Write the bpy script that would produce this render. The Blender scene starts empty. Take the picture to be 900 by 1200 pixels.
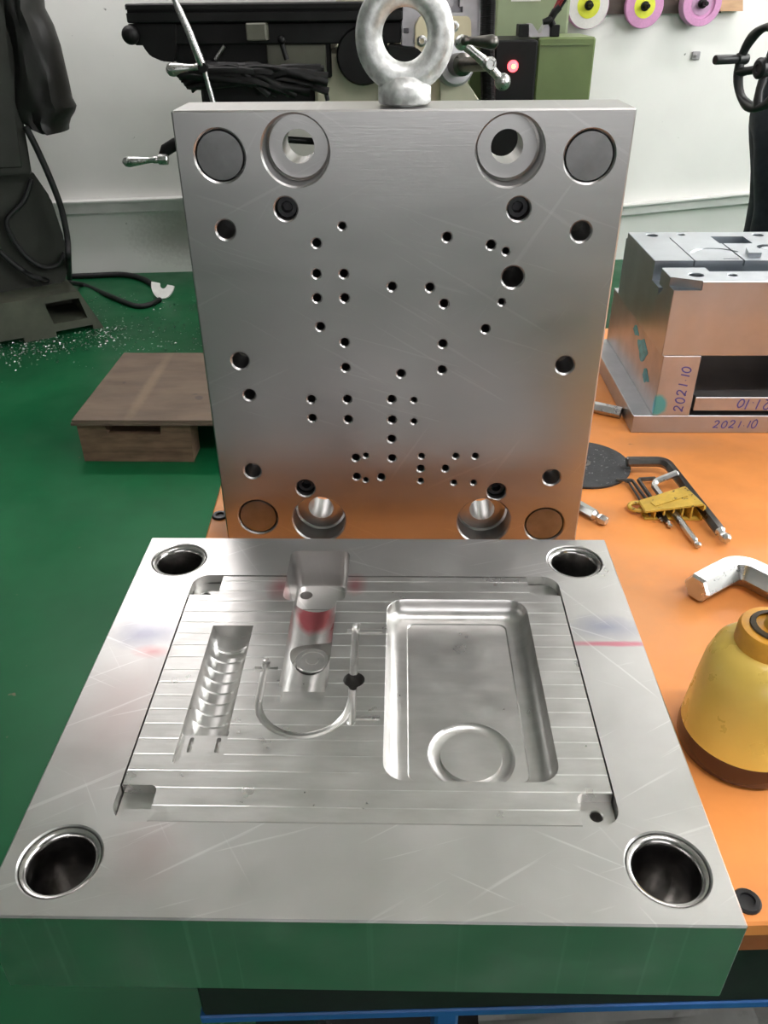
import bpy, bmesh, math, random
import numpy as np
from mathutils import Vector, Matrix, noise
PI = math.pi
random.seed(7)
scn = bpy.context.scene
COL = scn.collection

# ------------------------------------------------------------------ camera (fitted to the plates)
F_PX = 952.34
PITCH, YAW, ROLL = 0.5664, 0.0242, -0.0093
CAM = np.array([0.0182, -0.2105, 0.4134])
def cam_axes():
    cy, sy = math.cos(YAW), math.sin(YAW)
    fwd = np.array([-sy*math.cos(PITCH), cy*math.cos(PITCH), -math.sin(PITCH)])
    right = np.array([cy, sy, 0.0]); up = np.cross(right, fwd)
    c, s = math.cos(ROLL), math.sin(ROLL)
    return c*right + s*up, c*up - s*right, fwd
AX, AY, AZ = cam_axes()
cd = bpy.data.cameras.new('camera'); cam = bpy.data.objects.new('camera', cd); COL.objects.link(cam)
m = Matrix.Identity(4)
for i in range(3):
    m[i][0], m[i][1], m[i][2], m[i][3] = AX[i], AY[i], -AZ[i], CAM[i]
cam.matrix_world = m
cd.sensor_fit = 'HORIZONTAL'; cd.sensor_width = 36.0; cd.lens = F_PX/900*36.0
cd.clip_start = 0.01; cd.clip_end = 50
scn.camera = cam

# ------------------------------------------------------------------ world, lights, exposure
w = bpy.data.worlds.new('world'); scn.world = w; w.use_nodes = True
w.node_tree.nodes['Background'].inputs[0].default_value = (0.8, 0.9, 1.0, 1)
w.node_tree.nodes['Background'].inputs[1].default_value = 0.1
scn.view_settings.view_transform = 'Standard'; scn.view_settings.look = 'None'
scn.view_settings.gamma = 1.0; scn.view_settings.use_curve_mapping = False
scn.view_settings.exposure = 0.35
def area(name, loc, rot, sx, sy, power, col=(1, 1, 1)):
    l = bpy.data.lights.new(name, 'AREA'); l.shape = 'RECTANGLE'; l.size = sx; l.size_y = sy
    l.energy = power; l.color = col
    o = bpy.data.objects.new(name, l); COL.objects.link(o); o.location = loc; o.rotation_euler = rot
    return o
# fluorescent battens under the ceiling (all alike), a daylight window and an added rear fill, every one outside the picture
TUBE = 28
area('ceiling_tube_back_right_offscreen', (2.3, 3.4, 2.30), (0, 0, 0), 1.5, 0.20, TUBE, (1, 0.95, 0.95))
area('ceiling_tube_back_left_offscreen', (-1.2, 3.4, 2.30), (0, 0, 0), 1.5, 0.20, TUBE, (1, 0.95, 0.95))
area('ceiling_tube_bench_offscreen', (0.9, -0.35, 2.30), (0, 0, 0), 1.5, 0.20, TUBE, (1, 0.95, 0.95))
# the bright wall and the lit lower-left rims of the holes come from daylight high on the right
area('window_right_offscreen', (3.42, 1.3, 1.30), (0, -PI/2, 0), 1.5, 4.2, 560, (1.0, 0.97, 0.99))
# added fill light behind the camera, brightens the standing plate's upper half
area('window_behind_offscreen', (0.7, -3.12, 0.58), (PI/2, 0, 0), 3.0, 0.66, 22, (1.0, 0.97, 0.99))

# ------------------------------------------------------------------ pixel -> place helpers
def ray(x, y): return AZ + AX*(x-450)/F_PX + AY*(600-y)/F_PX
def onplane(x, y, ax, v):
    d = ray(x, y); return Vector(CAM + d*((v-CAM[ax])/d[ax]))
def atz(x, y, h=0.0): return onplane(x, y, 2, h)
def aty(x, y, v): return onplane(x, y, 1, v)
def atx(x, y, v): return onplane(x, y, 0, v)
ZF = -0.80
def fl(x, y): return atz(x, y, ZF)

# ------------------------------------------------------------------ materials
def nd(nt, t, **kw):
    n = nt.nodes.new(t)
    for k, v in kw.items(): setattr(n, k, v)
    return n
def mixc(nt, fac, a, b, mode='MIX'):
    n = nd(nt, 'ShaderNodeMix', data_type='RGBA', blend_type=mode)
    for s, v in ((0, fac), (6, a), (7, b)):
        if hasattr(v, 'is_linked'): nt.links.new(v, n.inputs[s])
        elif s == 0: n.inputs[0].default_value = v
        else: n.inputs[s].default_value = (*v, 1)
    return n.outputs[2]
def mathn(nt, op, a, b=0.0, c=None, clamp=False):
    n = nd(nt, 'ShaderNodeMath', operation=op, use_clamp=clamp)
    for s, v in ((0, a), (1, b), (2, c)):
        if v is None: continue
        if hasattr(v, 'is_linked'): nt.links.new(v, n.inputs[s])
        else: n.inputs[s].default_value = v
    return n.outputs[0]
def noise_n(nt, scale=10, detail=4, stretch=(1, 1, 1), rot=(0, 0, 0), rough=0.55):
    tc = nd(nt, 'ShaderNodeTexCoord'); mp = nd(nt, 'ShaderNodeMapping')
    mp.inputs['Scale'].default_value = stretch
    src = tc.outputs['Object']
    if any(rot):
        m0 = nd(nt, 'ShaderNodeMapping'); m0.inputs['Rotation'].default_value = rot
        nt.links.new(src, m0.inputs[0]); src = m0.outputs[0]
    nt.links.new(src, mp.inputs[0])
    n = nd(nt, 'ShaderNodeTexNoise'); n.inputs['Scale'].default_value = scale
    n.inputs['Detail'].default_value = detail; n.inputs['Roughness'].default_value = rough
    nt.links.new(mp.outputs[0], n.inputs['Vector'])
    return n.outputs[0]
def remap(nt, v, a, b, c=0.0, d=1.0):
    n = nd(nt, 'ShaderNodeMapRange'); n.clamp = True
    nt.links.new(v, n.inputs[0])
    for i, x in enumerate((a, b, c, d)): n.inputs[i+1].default_value = x
    return n.outputs[0]
def blob(nt, centre, radii, soft=0.4, wob=0.35, nscale=60):
    """mask of a stain with a wobbly edge around a point of the object"""
    tc = nd(nt, 'ShaderNodeTexCoord'); mp = nd(nt, 'ShaderNodeMapping')
    s = [1.0/r for r in radii]
    mp.inputs['Scale'].default_value = s
    mp.inputs['Location'].default_value = [-c*k for c, k in zip(centre, s)]
    nt.links.new(tc.outputs['Object'], mp.inputs[0])
    ln = nd(nt, 'ShaderNodeVectorMath', operation='LENGTH'); nt.links.new(mp.outputs[0], ln.inputs[0])
    nz = noise_n(nt, nscale, 3)
    d = mathn(nt, 'ADD', ln.outputs['Value'], mathn(nt, 'MULTIPLY', mathn(nt, 'SUBTRACT', nz, 0.5), wob*2))
    return remap(nt, d, 1.0-soft, 1.0+soft*0.3, 1.0, 0.0)
def M(name, col, rough=0.5, metal=0.0, var=0.12, scale=8, stretch=(1, 1, 1), rvar=0.08, bump=0.0, bscale=80,
      bstretch=None, stains=(), spec=0.5, coat=0.0, emit=None, trans=0.0, speck=None, sss=0.0, aniso=0.0, scratch=False):
    mt = bpy.data.materials.new(name); mt.use_nodes = True
    nt = mt.node_tree; bs = nt.nodes['Principled BSDF']
    n1 = noise_n(nt, scale, 5, stretch)
    lo = tuple(c*(1-var) for c in col); hi = tuple(min(1, c*(1+var)) for c in col)
    c = mixc(nt, remap(nt, n1, 0.3, 0.7), lo, hi)
    for (sc, cen, rad, amt, soft) in stains:
        mk = mathn(nt, 'MULTIPLY', blob(nt, cen, rad, soft), amt)
        c = mixc(nt, mk, c, sc)
    if speck:
        sp = noise_n(nt, speck[1], 2)
        c = mixc(nt, remap(nt, sp, speck[2], speck[2]+0.05), c, speck[0])
    if scratch:
        for ang, sc, th in ((-0.55, 70, .645), (-0.30, 90, .65), (0.45, 60, .655), (1.0, 60, .66)):
            sn = noise_n(nt, 1.0, 3, (sc*.09, 1, sc*3.2), (0, ang, 0)) if scratch == 'xz' else noise_n(nt, 1.0, 3, (sc*.09, sc*3.2, 1), (0, 0, ang))
            c = mixc(nt, remap(nt, sn, th, th+.05, 0, .07 if scratch == 'xz' else .30), c, (.95, .95, .94))
    nt.links.new(c, bs.inputs['Base Color'])
    n2 = noise_n(nt, scale*2.3, 4, stretch)
    nt.links.new(remap(nt, n2, 0.25, 0.75, max(0.02, rough-rvar), min(1, rough+rvar)), bs.inputs['Roughness'])
    bs.inputs['Metallic'].default_value = metal
    bs.inputs['Specular IOR Level'].default_value = spec
    bs.inputs['Coat Weight'].default_value = coat
    if aniso: bs.inputs['Anisotropic'].default_value = aniso
    if trans: bs.inputs['Transmission Weight'].default_value = trans
    if sss:
        bs.inputs['Subsurface Weight'].default_value = sss; bs.inputs['Subsurface Radius'].default_value = (0.02, 0.015, 0.005)
    if emit:
        bs.inputs['Emission Color'].default_value = (*emit[0], 1); bs.inputs['Emission Strength'].default_value = emit[1]
    if bump:
        b = nd(nt, 'ShaderNodeBump'); b.inputs['Strength'].default_value = bump; b.inputs['Distance'].default_value = 0.001
        nt.links.new(noise_n(nt, bscale, 4, bstretch or stretch), b.inputs['Height'])
        nt.links.new(b.outputs[0], bs.inputs['Normal'])
    return mt

# ------------------------------------------------------------------ mesh helpers
def rings(bm, rr, cap0=True, cap1=True, closed=True):
    vs = [[bm.verts.new(p) for p in r] for r in rr]
    n = len(vs[0])
    for a, b in zip(vs, vs[1:]):
        for i in range(n if closed else n-1):
            j = (i+1) % n
            try: bm.faces.new((a[i], a[j], b[j], b[i]))
            except ValueError: pass
    if cap0: bm.faces.new(list(reversed(vs[0])))
    if cap1: bm.faces.new(vs[-1])
    return vs
def lathe(bm, prof, seg=32, mat=None, cap0=True, cap1=True):
    """prof: (radius, height) pairs round local Z"""
    mat = mat or Matrix.Identity(4)
    rr = [[mat @ Vector((max(r, 1e-5)*math.cos(2*PI*k/seg), max(r, 1e-5)*math.sin(2*PI*k/seg), h)) for k in range(seg)] for r, h in prof]
    return rings(bm, rr, cap0, cap1)
def box(bm, x0, x1, y0, y1, z0, z1, bev=0.0, mat=None, seg=1):
    b2 = bmesh.new(); bmesh.ops.create_cube(b2, size=1)
    for v in b2.verts:
        v.co = Vector(((x0+x1)/2+v.co.x*(x1-x0), (y0+y1)/2+v.co.y*(y1-y0), (z0+z1)/2+v.co.z*(z1-z0)))
    if bev: bmesh.ops.bevel(b2, geom=b2.edges[:], offset=bev, segments=seg, profile=0.5, affect='EDGES')
    if mat: bmesh.ops.transform(b2, matrix=mat, verts=b2.verts[:])
    merge(bm, b2)
def merge(bm, b2):
    mp = {v: bm.verts.new(v.co) for v in b2.verts}
    for f in b2.faces: bm.faces.new([mp[v] for v in f.verts])
    b2.free()
def tube(bm, pts, rad, n=10, phase=0.0, up=None, cap=True):
    pts = [Vector(p) for p in pts]
    if not hasattr(rad, '__len__'): rad = [rad]*len(pts)
    tg = [(pts[min(i+1, len(pts)-1)]-pts[max(i-1, 0)]).normalized() for i in range(len(pts))]
    u = Vector(up) if up else (Vector((0, 0, 1)) if abs(tg[0].z) < 0.9 else Vector((1, 0, 0)))
    rr = []
    for p, t, r in zip(pts, tg, rad):
        u = (u - t*u.dot(t)).normalized(); v = t.cross(u)
        rr.append([p + (u*math.cos(2*PI*k/n+phase) + v*math.sin(2*PI*k/n+phase))*r for k in range(n)])
    rings(bm, rr, cap, cap)
def extrude(bm, poly, vec):
    """poly: list of Vectors; solid swept by vec"""
    a = [Vector(p) for p in poly]; rings(bm, [a, [p+Vector(vec) for p in a]])
def rrect(x0, x1, y0, y1, r, n=5):
    out = []
    for cx, cy, a0 in ((x1-r, y1-r, 0), (x0+r, y1-r, PI/2), (x0+r, y0+r, PI), (x1-r, y0+r, 3*PI/2)):
        for k in range(n+1):
            a = a0 + PI/2*k/n; out.append((cx+r*math.cos(a), cy+r*math.sin(a)))
    return out
def spline(pts, n=8):
    pts = [Vector(p) for p in pts]; out = []
    q = [pts[0]*2-pts[1]] + pts + [pts[-1]*2-pts[-2]]
    for i in range(1, len(q)-2):
        for k in range(n):
            t = k/n; a, b, c, d = q[i-1], q[i], q[i+1], q[i+2]
            out.append(0.5*((2*b)+(c-a)*t+(2*a-5*b+4*c-d)*t*t+(3*b-a-3*c+d)*t**3))
    out.append(pts[-1]); return out
def obj(name, bm, mat, parent=None, smooth=35, loc=None):
    bmesh.ops.recalc_face_normals(bm, faces=bm.faces[:])
    me = bpy.data.meshes.new(name); bm.to_mesh(me); bm.free()
    return obj_me(name, me, mat, parent, smooth, loc)
def obj_me(name, me, mat, parent=None, smooth=35, loc=None):
    me.materials.clear(); me.materials.append(mat)
    if smooth:
        me.polygons.foreach_set('use_smooth', [True]*len(me.polygons)); me.set_sharp_from_angle(angle=math.radians(smooth))
    o = bpy.data.objects.new(name, me); COL.objects.link(o)
    if parent: o.parent = parent
    if loc is not None: o.location = loc
    return o
def to_me(bm):
    bmesh.ops.recalc_face_normals(bm, faces=bm.faces[:])
    me = bpy.data.meshes.new('tmp'); bm.to_mesh(me); bm.free(); return me
def cut(bm, cutters, op='DIFFERENCE'):
    """boolean a list of cutter bmeshes off bm; gives a new bmesh"""
    o = bpy.data.objects.new('tmp', to_me(bm)); COL.objects.link(o); tmp = [o]
    for c in cutters:
        k = bpy.data.objects.new('tmp', to_me(c)); COL.objects.link(k); tmp.append(k)
        md = o.modifiers.new('b', 'BOOLEAN'); md.operation = op; md.solver = 'EXACT'; md.object = k
    dg = bpy.context.evaluated_depsgraph_get(); dg.update()
    me = bpy.data.meshes.new_from_object(o.evaluated_get(dg))
    out = bmesh.new(); out.from_mesh(me)
    for t in tmp:
        d = t.data; bpy.data.objects.remove(t); bpy.data.meshes.remove(d)
    bpy.data.meshes.remove(me)
    return out
def tag(o, label=None, cat=None, group=None, kind=None):
    if label: o['label'] = label
    if cat: o['category'] = cat
    if group: o['group'] = group
    if kind: o['kind'] = kind
    return o
def thing(name, label, cat, loc=(0, 0, 0), rz=0.0, group=None):
    o = bpy.data.objects.new(name, None); COL.objects.link(o); o.location = loc; o.rotation_euler = (0, 0, rz)
    o.empty_display_size = 0.05
    return tag(o, label, cat, group)
B = bmesh.new
def rot_to(d):  # matrix turning +Z to d
    return Vector(d).normalized().to_track_quat('Z', 'Y').to_matrix().to_4x4()
def T(*v): return Matrix.Translation(Vector(v))

# ------------------------------------------------------------------ shared materials
STEEL = (0.58, 0.575, 0.56)
m_rear = M('ground_steel', (0.39, 0.385, 0.38), 0.35, 1, var=0.07, scale=5, stretch=(0.6, 1, 2), rvar=0.05, bump=0.05, bscale=40, bstretch=(1, 1, 25), scratch='xz')
m_pin = M('dark_pin_steel', (0.20, 0.20, 0.20), 0.38, 1, var=0.15, scale=60)
m_blackox = M('black_oxide', (0.03, 0.03, 0.032), 0.4, 0.6, var=0.2, scale=60)
m_zinc = M('galvanised_cast', (0.66, 0.67, 0.66), 0.55, 1, var=0.28, scale=150, rvar=0.12, bump=0.25, bscale=300)
m_bush = M('bushing_steel', (0.42, 0.41, 0.40), 0.2, 1, var=0.08, scale=40)
m_chrome = M('bright_steel', (0.56, 0.56, 0.55), 0.3, 1, var=0.08, scale=60, rvar=0.06)
m_darksteel = M('dark_steel', (0.17, 0.16, 0.15), 0.33, 1, var=0.15, scale=60)
m_black = M('black_paint', (0.010, 0.010, 0.011), 0.55, 0, var=0.3, scale=12)
m_wood = M('old_wood', (0.24, 0.16, 0.10), 0.75, 0, var=0.35, scale=6, stretch=(1, 6, 6), bump=0.4, bscale=30, bstretch=(1, 8, 8))
m_ink = M('blue_marker_ink', (0.06, 0.07, 0.32), 0.5, 0, var=0.3, scale=200)

# ================================================================== the room
m_wall = M('whitewashed_wall', (0.84, 0.835, 0.81), 0.85, 0, var=0.05, scale=1.6, bump=0.25, bscale=25,
           speck=((0.25, 0.25, 0.24), 28, 0.735),
           stains=[((0.35, 0.34, 0.31), (-1.05, -0.03, -0.62), (0.30, 2, 0.14), 0.6, 0.6)])
m_wall2 = M('side_wall_paint', (0.22, 0.23, 0.22), 0.85, 0, var=0.05, scale=1.6)
m_ceil = M('ceiling_paint', (0.78, 0.775, 0.76), 0.9, 0, var=0.03, scale=2)
m_floor = M('green_floor_paint', (0.005, 0.095, 0.033), 0.42, 0, var=0.22, scale=2.2, rvar=0.12, bump=0.04, bscale=40, spec=0.3,
            speck=((0.16, 0.13, 0.08), 30, 0.74))
def struct(name, bm, mat, label, **kw):
    o = obj(name, bm, mat, **kw); return tag(o, label, None, None, 'structure')
X0, X1, Y0, Y1, ZC = -3.4, 3.5, -3.2, 4.13, 2.4
b = B(); box(b, X0-.1, X1+.1, Y0-.1, Y1+.8, ZF-.1, ZF); struct('floor', b, m_floor, 'green painted concrete floor')
b = B(); box(b, X0-.1, X1+.1, Y0-.1, Y1+.8, ZC, ZC+.1); struct('ceiling', b, m_ceil, 'white workshop ceiling')
WA = 0.09                                    # the back wall runs a little askew to the bench
def wally(x): return 4.135 + WA*x
b = B(); box(b, -4.2, 4.2, 0, .12, ZF, ZC+.05)
wb = struct('wall_back', b, m_wall, 'whitewashed rough workshop wall with specks and scuffs'); wb.location = (0, 4.135, 0); wb.rotation_euler = (0, 0, math.atan(WA))
b = B(); box(b, X0-.1, X0, Y0-.1, Y1+.8, ZF, ZC); struct('wall_left', b, m_wall2, 'plain painted side wall')
b = B(); box(b, X0-.1, X1+.1, Y0-.1, Y0, ZF, ZC); struct('wall_front', b, m_wall2, 'plain painted wall')
b = B(); box(b, X1, X1+.1, Y0-.1, Y1+.8, ZF, ZC); struct('wall_right', b, m_wall2, 'plain painted side wall')
m_winframe = M('window_frame_paint', (0.5, 0.5, 0.48), 0.5, 0, var=0.05, scale=10)
for i, (cx, cy, cz, wd, ht, side) in enumerate(((3.48, 1.3, 1.30, 4.2, 1.5, 1), (.7, -3.18, .58, 3.0, .66, 0))):  # second frame is added, it only surrounds the rear fill light
    b = B(); t_ = .03
    for u0, u1, z0, z1 in ((-wd/2-.05, wd/2+.05, ht/2, ht/2+.05), (-wd/2-.05, wd/2+.05, -ht/2-.05, -ht/2), (-wd/2-.05, -wd/2, -ht/2, ht/2), (wd/2, wd/2+.05, -ht/2, ht/2)):
        if side: box(b, -t_, .02, u0, u1, z0, z1)
        else: box(b, u0, u1, -.02, t_, z0, z1)
    o = struct('window_%d' % (i+1), b, m_winframe, 'plain painted window frame in the side wall' if side else 'wide low window frame in the wall'); o.location = (cx, cy, cz)
# cable trunking along the wall
m_trunk2 = M('trunking_white', (0.70, 0.70, 0.68), 0.6, 0, var=0.08, scale=10)
def onwall(x, y):
    d = ray(x, y); k = (4.135+WA*CAM[0]-CAM[1])/(d[1]-WA*d[0]); return Vector(CAM+d*k)
for i, (pa, pb, h, mt) in enumerate((((-40, 241), (420, 224), .052, m_trunk2), ((640, 249), (1010, 213), .045, m_trunk2))):
    a, c = onwall(*pa), onwall(*pb); b = B()
    dy = Vector((0, -.035, 0)); dz = Vector((0, 0, -h))
    rings(b, [[p, p+dy, p+dy+dz, p+dz] for p in (a, c)])
    t = struct('trim_%d' % (i+1), b, mt, 'flat cable trunking fixed low along the wall')
    b = B()
    rings(b, [[p+dy*0, p+dy*1.5, p+dy*1.5+Vector((0, 0, .008)), p+Vector((0, 0, .008))] for p in (a, c)])
    obj('lid', b, m_trunk2, t)

# ================================================================== workbench
TR = 0.0425
bench = thing('workbench', 'steel workbench with a worn orange top and black apron', 'workbench', (-.143, .0225, 0), math.atan(TR))
m_orange = M('orange_bench_top', (0.75, 0.275, 0.07), 0.45, 0, var=0.16, scale=9, rvar=0.1, bump=0.08, bscale=60, spec=0.4,
             speck=((0.25, 0.09, 0.03), 45, 0.72),
             stains=[((0.50, 0.26, 0.12), (0.36, .26, 0), (0.05, 0.11, 1), 0.55, 0.8),
                     ((0.42, 0.20, 0.09), (0.47, .54, 0), (0.06, 0.025, 1), 0.45, 0.7), ((0.40, 0.2, 0.1), (0.36, .40, 0), (0.03, 0.02, 1), 0.4, 0.7)])
m_edge = M('bench_edge', (0.30, 0.09, 0.03), 0.5, 0, var=0.2, scale=20)
m_blue = M('blue_frame_paint', (0.02, 0.11, 0.34), 0.4, 0, var=0.15, scale=20)
b = B(); box(b, 0, 1.55, 0, .90, -.012, 0, .0015); obj('bench_top', b, m_orange, bench)
b = B(); box(b, .004, 1.545, .003, .895, -.030, -.012); obj('edge_board', b, m_edge, bench)
b = B(); box(b, .045, 1.5, .010, .040, -.099, -.030, .002); obj('apron', b, m_black, bench)
b = B(); box(b, .045, .075, .05, .85, -.099, -.030, .002); obj('apron', b, m_black, bench)
b = B(); box(b, .043, 1.5, .0095, .024, -.1065, -.099, .001); obj('blue_rail', b, m_blue, bench)
for lx in (.06, 1.45):
    for ly in (.06, .82):
        b = B(); box(b, lx, lx+.045, ly, ly+.045, ZF, -.03, .002); obj('leg', b, m_black, bench)
b = B(); box(b, .185, .200, .02, .045, ZF+.1, -.10, .002); obj('drawer_post', b, m_blue, bench)
b = B(); box(b, .05, 1.5, .04, .85, -.50, -.48, .001); obj('lower_shelf', b, m_black, bench)
bw = bench.matrix_world
def bench_local(p): 
    q = Vector(p) - Vector(bench.location); c, s = math.cos(-math.atan(TR)), math.sin(-math.atan(TR))
    return Vector((c*q.x-s*q.y, s*q.x+c*q.y, q.z))
for px, py in ((875, 1057), (258, 605)):
    p = bench_local(atz(px, py)); b = B()
    lathe(b, [(.0075, -.006), (.0075, .0012), (.0066, .0022), (.0042, .0022), (.0040, .0006), (.0001, .0004)], 20, T(*p), True, True)
    obj('screw', b, m_blackox, bench)

# ================================================================== front mould plate (lying)
W1, D1, T1 = .350, .3078, .0596
fp = thing('mold_plate', 'thick steel cavity mould plate lying flat with machined pocket insert', 'mold plate', (0, 0, 0))
m_front = M('milled_steel_plate', (0.60, 0.59, 0.58), 0.34, 1, var=0.10, scale=11, rvar=0.07, bump=0.03, bscale=60, bstretch=(1, 12, 6), scratch=True,
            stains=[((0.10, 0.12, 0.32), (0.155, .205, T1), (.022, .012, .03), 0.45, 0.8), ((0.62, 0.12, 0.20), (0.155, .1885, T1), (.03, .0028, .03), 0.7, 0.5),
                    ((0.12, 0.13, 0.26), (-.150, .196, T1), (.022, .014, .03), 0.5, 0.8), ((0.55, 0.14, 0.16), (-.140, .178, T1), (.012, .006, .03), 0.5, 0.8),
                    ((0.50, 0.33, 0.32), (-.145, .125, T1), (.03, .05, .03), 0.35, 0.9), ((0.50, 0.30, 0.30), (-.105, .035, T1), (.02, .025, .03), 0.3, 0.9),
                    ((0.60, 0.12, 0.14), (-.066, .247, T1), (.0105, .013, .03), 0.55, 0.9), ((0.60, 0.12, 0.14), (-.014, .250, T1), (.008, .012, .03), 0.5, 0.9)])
BUSH = [(-.1467, .0289), (.1467, .0289), (-.1467, D1-.0289), (.1467, D1-.0289)]
IX, IY0, IY1, ID = .1300, .0520, .2592, .036
b = B(); box(b, -W1/2, W1/2, 0, D1, 0, T1, .0009)
c1 = B()
for x, y in BUSH:
    lathe(c1, [(.0198, -.01), (.0198, T1-.0008), (.0222, T1+.0016)], 40, T(x, y, 0))
c2 = B(); pts = rrect(-IX-.0006, IX+.0006, IY0-.0006, IY1+.0006, .0115, 8)
rings(c2, [[(x, y, z) for x, y in pts] for z in (T1-ID, T1+.01)])
def slider_pocket():
    b = B(); rr = []
    for z, g in ((T1+.004, .0), (T1, .0), (T1-.030, .003)):
        rr.append([(x, y, z) for x, y in rrect(-.0640+g, -.0195-g, .2315+g*.6, .2908-g*.6, .0065)])
    g = .0045; rr.append([(x, y, T1-.0315) for x, y in rrect(-.0640+g, -.0195-g, .2315+g*.6, .2908-g*.6, .0055)])
    rings(b, rr); return b
c3 = slider_pocket()
c4 = B(); lathe(c4, [(.0046, -.002), (.0046, T1-.0320), (.0056, T1-.0300)], 24, T(-.0534, .2765, 0))
b = cut(b, [c1, c2, c3, c4])
obj('plate_body', b, m_front, fp, 30)
for x, y in BUSH:
    b = B(); lathe(b, [(.0196, T1-.045), (.0196, T1-.0016), (.0190, T1-.0009), (.0176, T1-.0011), (.0164, T1-.0022), (.0156, T1-.0045), (.0154, T1-.05), (.0154, .002)], 48, T(x, y, 0), False, True)
    obj('guide_bushing', b, m_bush, fp, 50)

# --- cavity insert
mt = bpy.data.materials.new('milled_insert'); mt.use_nodes = True
nt = mt.node_tree; bs = nt.nodes['Principled BSDF']; bs.inputs['Metallic'].default_value = 1
nz = noise_n(nt, 30, 5, (1, 3, 1)); cc = mixc(nt, remap(nt, nz, .3, .7), (0.54, 0.53, 0.515), (0.66, 0.65, 0.635))
tc = nd(nt, 'ShaderNodeTexCoord'); sp = nd(nt, 'ShaderNodeSeparateXYZ'); nt.links.new(tc.outputs['Object'], sp.inputs[0])
yy = mathn(nt, 'ADD', sp.outputs[1], mathn(nt, 'MULTIPLY', noise_n(nt, 6, 2, (.4, 1, 1)), .0015))
pp = mathn(nt, 'FRACT', mathn(nt, 'DIVIDE', yy, .0113))
ln = remap(nt, mathn(nt, 'ABSOLUTE', mathn(nt, 'SUBTRACT', pp, .5)), .0, .055, 1, 0)
onf = remap(nt, sp.outputs[2], T1-.0012, T1-.0008)
ln = mathn(nt, 'MULTIPLY', mathn(nt, 'MULTIPLY', ln, onf), remap(nt, noise_n(nt, 22, 3, (1, .3, 1)), .30, .52))
cc = mixc(nt, mathn(nt, 'MULTIPLY', ln, 1.0), cc, (.97, .97, .96))
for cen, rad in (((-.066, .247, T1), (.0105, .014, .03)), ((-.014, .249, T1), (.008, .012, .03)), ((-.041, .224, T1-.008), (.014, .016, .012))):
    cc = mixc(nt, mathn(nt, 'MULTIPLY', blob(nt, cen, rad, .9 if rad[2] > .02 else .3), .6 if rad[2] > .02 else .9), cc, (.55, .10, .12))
nt.links.new(cc, bs.inputs['Base Color'])
rr_ = remap(nt, noise_n(nt, 60, 3), .3, .7, .27, .40)
nt.links.new(rr_, bs.inputs['Roughness'])
bp = nd(nt, 'ShaderNodeBump'); bp.inputs['Strength'].default_value = .35; bp.inputs['Distance'].default_value = .0004
nt.links.new(mathn(nt, 'ADD', ln, mathn(nt, 'MULTIPLY', noise_n(nt, 40, 3, (1, 14, 1)), .35)), bp.inputs['Height']); nt.links.new(bp.outputs[0], bs.inputs['Normal'])
m_insert = mt
b = B(); box(b, -IX, IX, IY0, IY1, T1-ID+.0005, T1-.0004, .0004)
cs = []
NOT = .0072
def notch(x0, x1, y0, y1, d, r=.004):
    c = B(); rings(c, [[(x, y, z) for x, y in rrect(x0, x1, y0, y1, r)] for z in (T1-d, T1+.01)]); return c
cs += [notch(-IX-.02, -.1105, IY0-.02, .0745, NOT), notch(.1107, IX+.02, IY0-.02, .0718, NOT),
       notch(-IX-.02, -.1098, .2372, IY1+.02, NOT), notch(.1088, IX+.02, .2384, IY1+.02, NOT)]
c = B()
for x, y in ((.1205, .063), (-.121, .2455)): lathe(c, [(.0032, T1-.03), (.0032, T1-NOT-.0006), (.0044, T1-NOT+.0008)], 20, T(x, y, 0))
cs.append(c)
# large rounded pocket
c = B(); prof = [(-.0006, .003), (-.0006, .0), (0, -.0006), (.0006, -.0035)] + [(.0006+.0100*(1-math.cos(a)), -.0035-.0100*math.sin(a)) for a in [PI/2*k/7 for k in range(1, 8)]] + [(.0135, -.0137), (.0142, -.0145)]
rings(c, [[(x, y, T1+d) for x, y in rrect(.0092+g, .1045-g, .0790+g*.75, .2335-g*.75, max(.004, .0125-g*.5), 6)] for g, d in prof])
cs.append(c)
DC = atz(552, 886, T1-.0145)
c = B()
seg = 48; ro = [[(r*math.cos(2*PI*k/seg)+DC.x, r*math.sin(2*PI*k/seg)+DC.y, T1+h) for k in range(seg)] for r, h in ((.0266, -.012), (.0250, -.0150), (.0225, -.0166), (.0185, -.0170), (.0180, -.0170), (.0172, -.0120))]
vs = [[c.verts.new(p) for p in r] for r in ro]
for i in range(len(vs)):
    p, q = vs[i], vs[(i+1) % len(vs)]
    for k in range(seg): c.faces.new((p[k], p[(k+1) % seg], q[(k+1) % seg], q[k]))
cs.append(c)
# left half-round cavity with stepped rings
def trough(xc, hw, dep, ys):
    c = B(); rr = []
    for y, k in ys:
        a = [(xc+hw, y, T1+.004)] + [(xc+hw*math.cos(t), y, T1-dep*k*math.sin(t)-.0003) for t in [PI*j/18 for j in range(19)]] + [(xc-hw, y, T1+.004)]
        rr.append(a)
    rings(c, rr); return c
ys = [(.1122, .9)]; y = .1185; ys += [(y, .9), (y+.0008, 1.0)]
for k in range(8):
    ys += [(y+.0072, 1.0), (y+.0080, .945), (y+.0086, .945), (y+.0092, 1.0)]; y += .0092
ys += [(y+.0010, .90), (.2045, .90)]
cs.append(trough(-.0932, .0135, .0130, ys))
def shallow(x0, x1, y0, y1, d, r=.001): return notch(x0, x1, y0, y1, d, r)
cs.append(shallow(-.1068, -.0792, .0896, .1126, .0042))
c = B()
for sx in (-.1005, -.0850): 
    rings(c, [[(x, y, z) for x, y in rrect(sx-.0012, sx+.0012, .1000, .1108, .0011, 3)] for z in (T1-.0075, T1-.003)])
cs.append(c)
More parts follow.
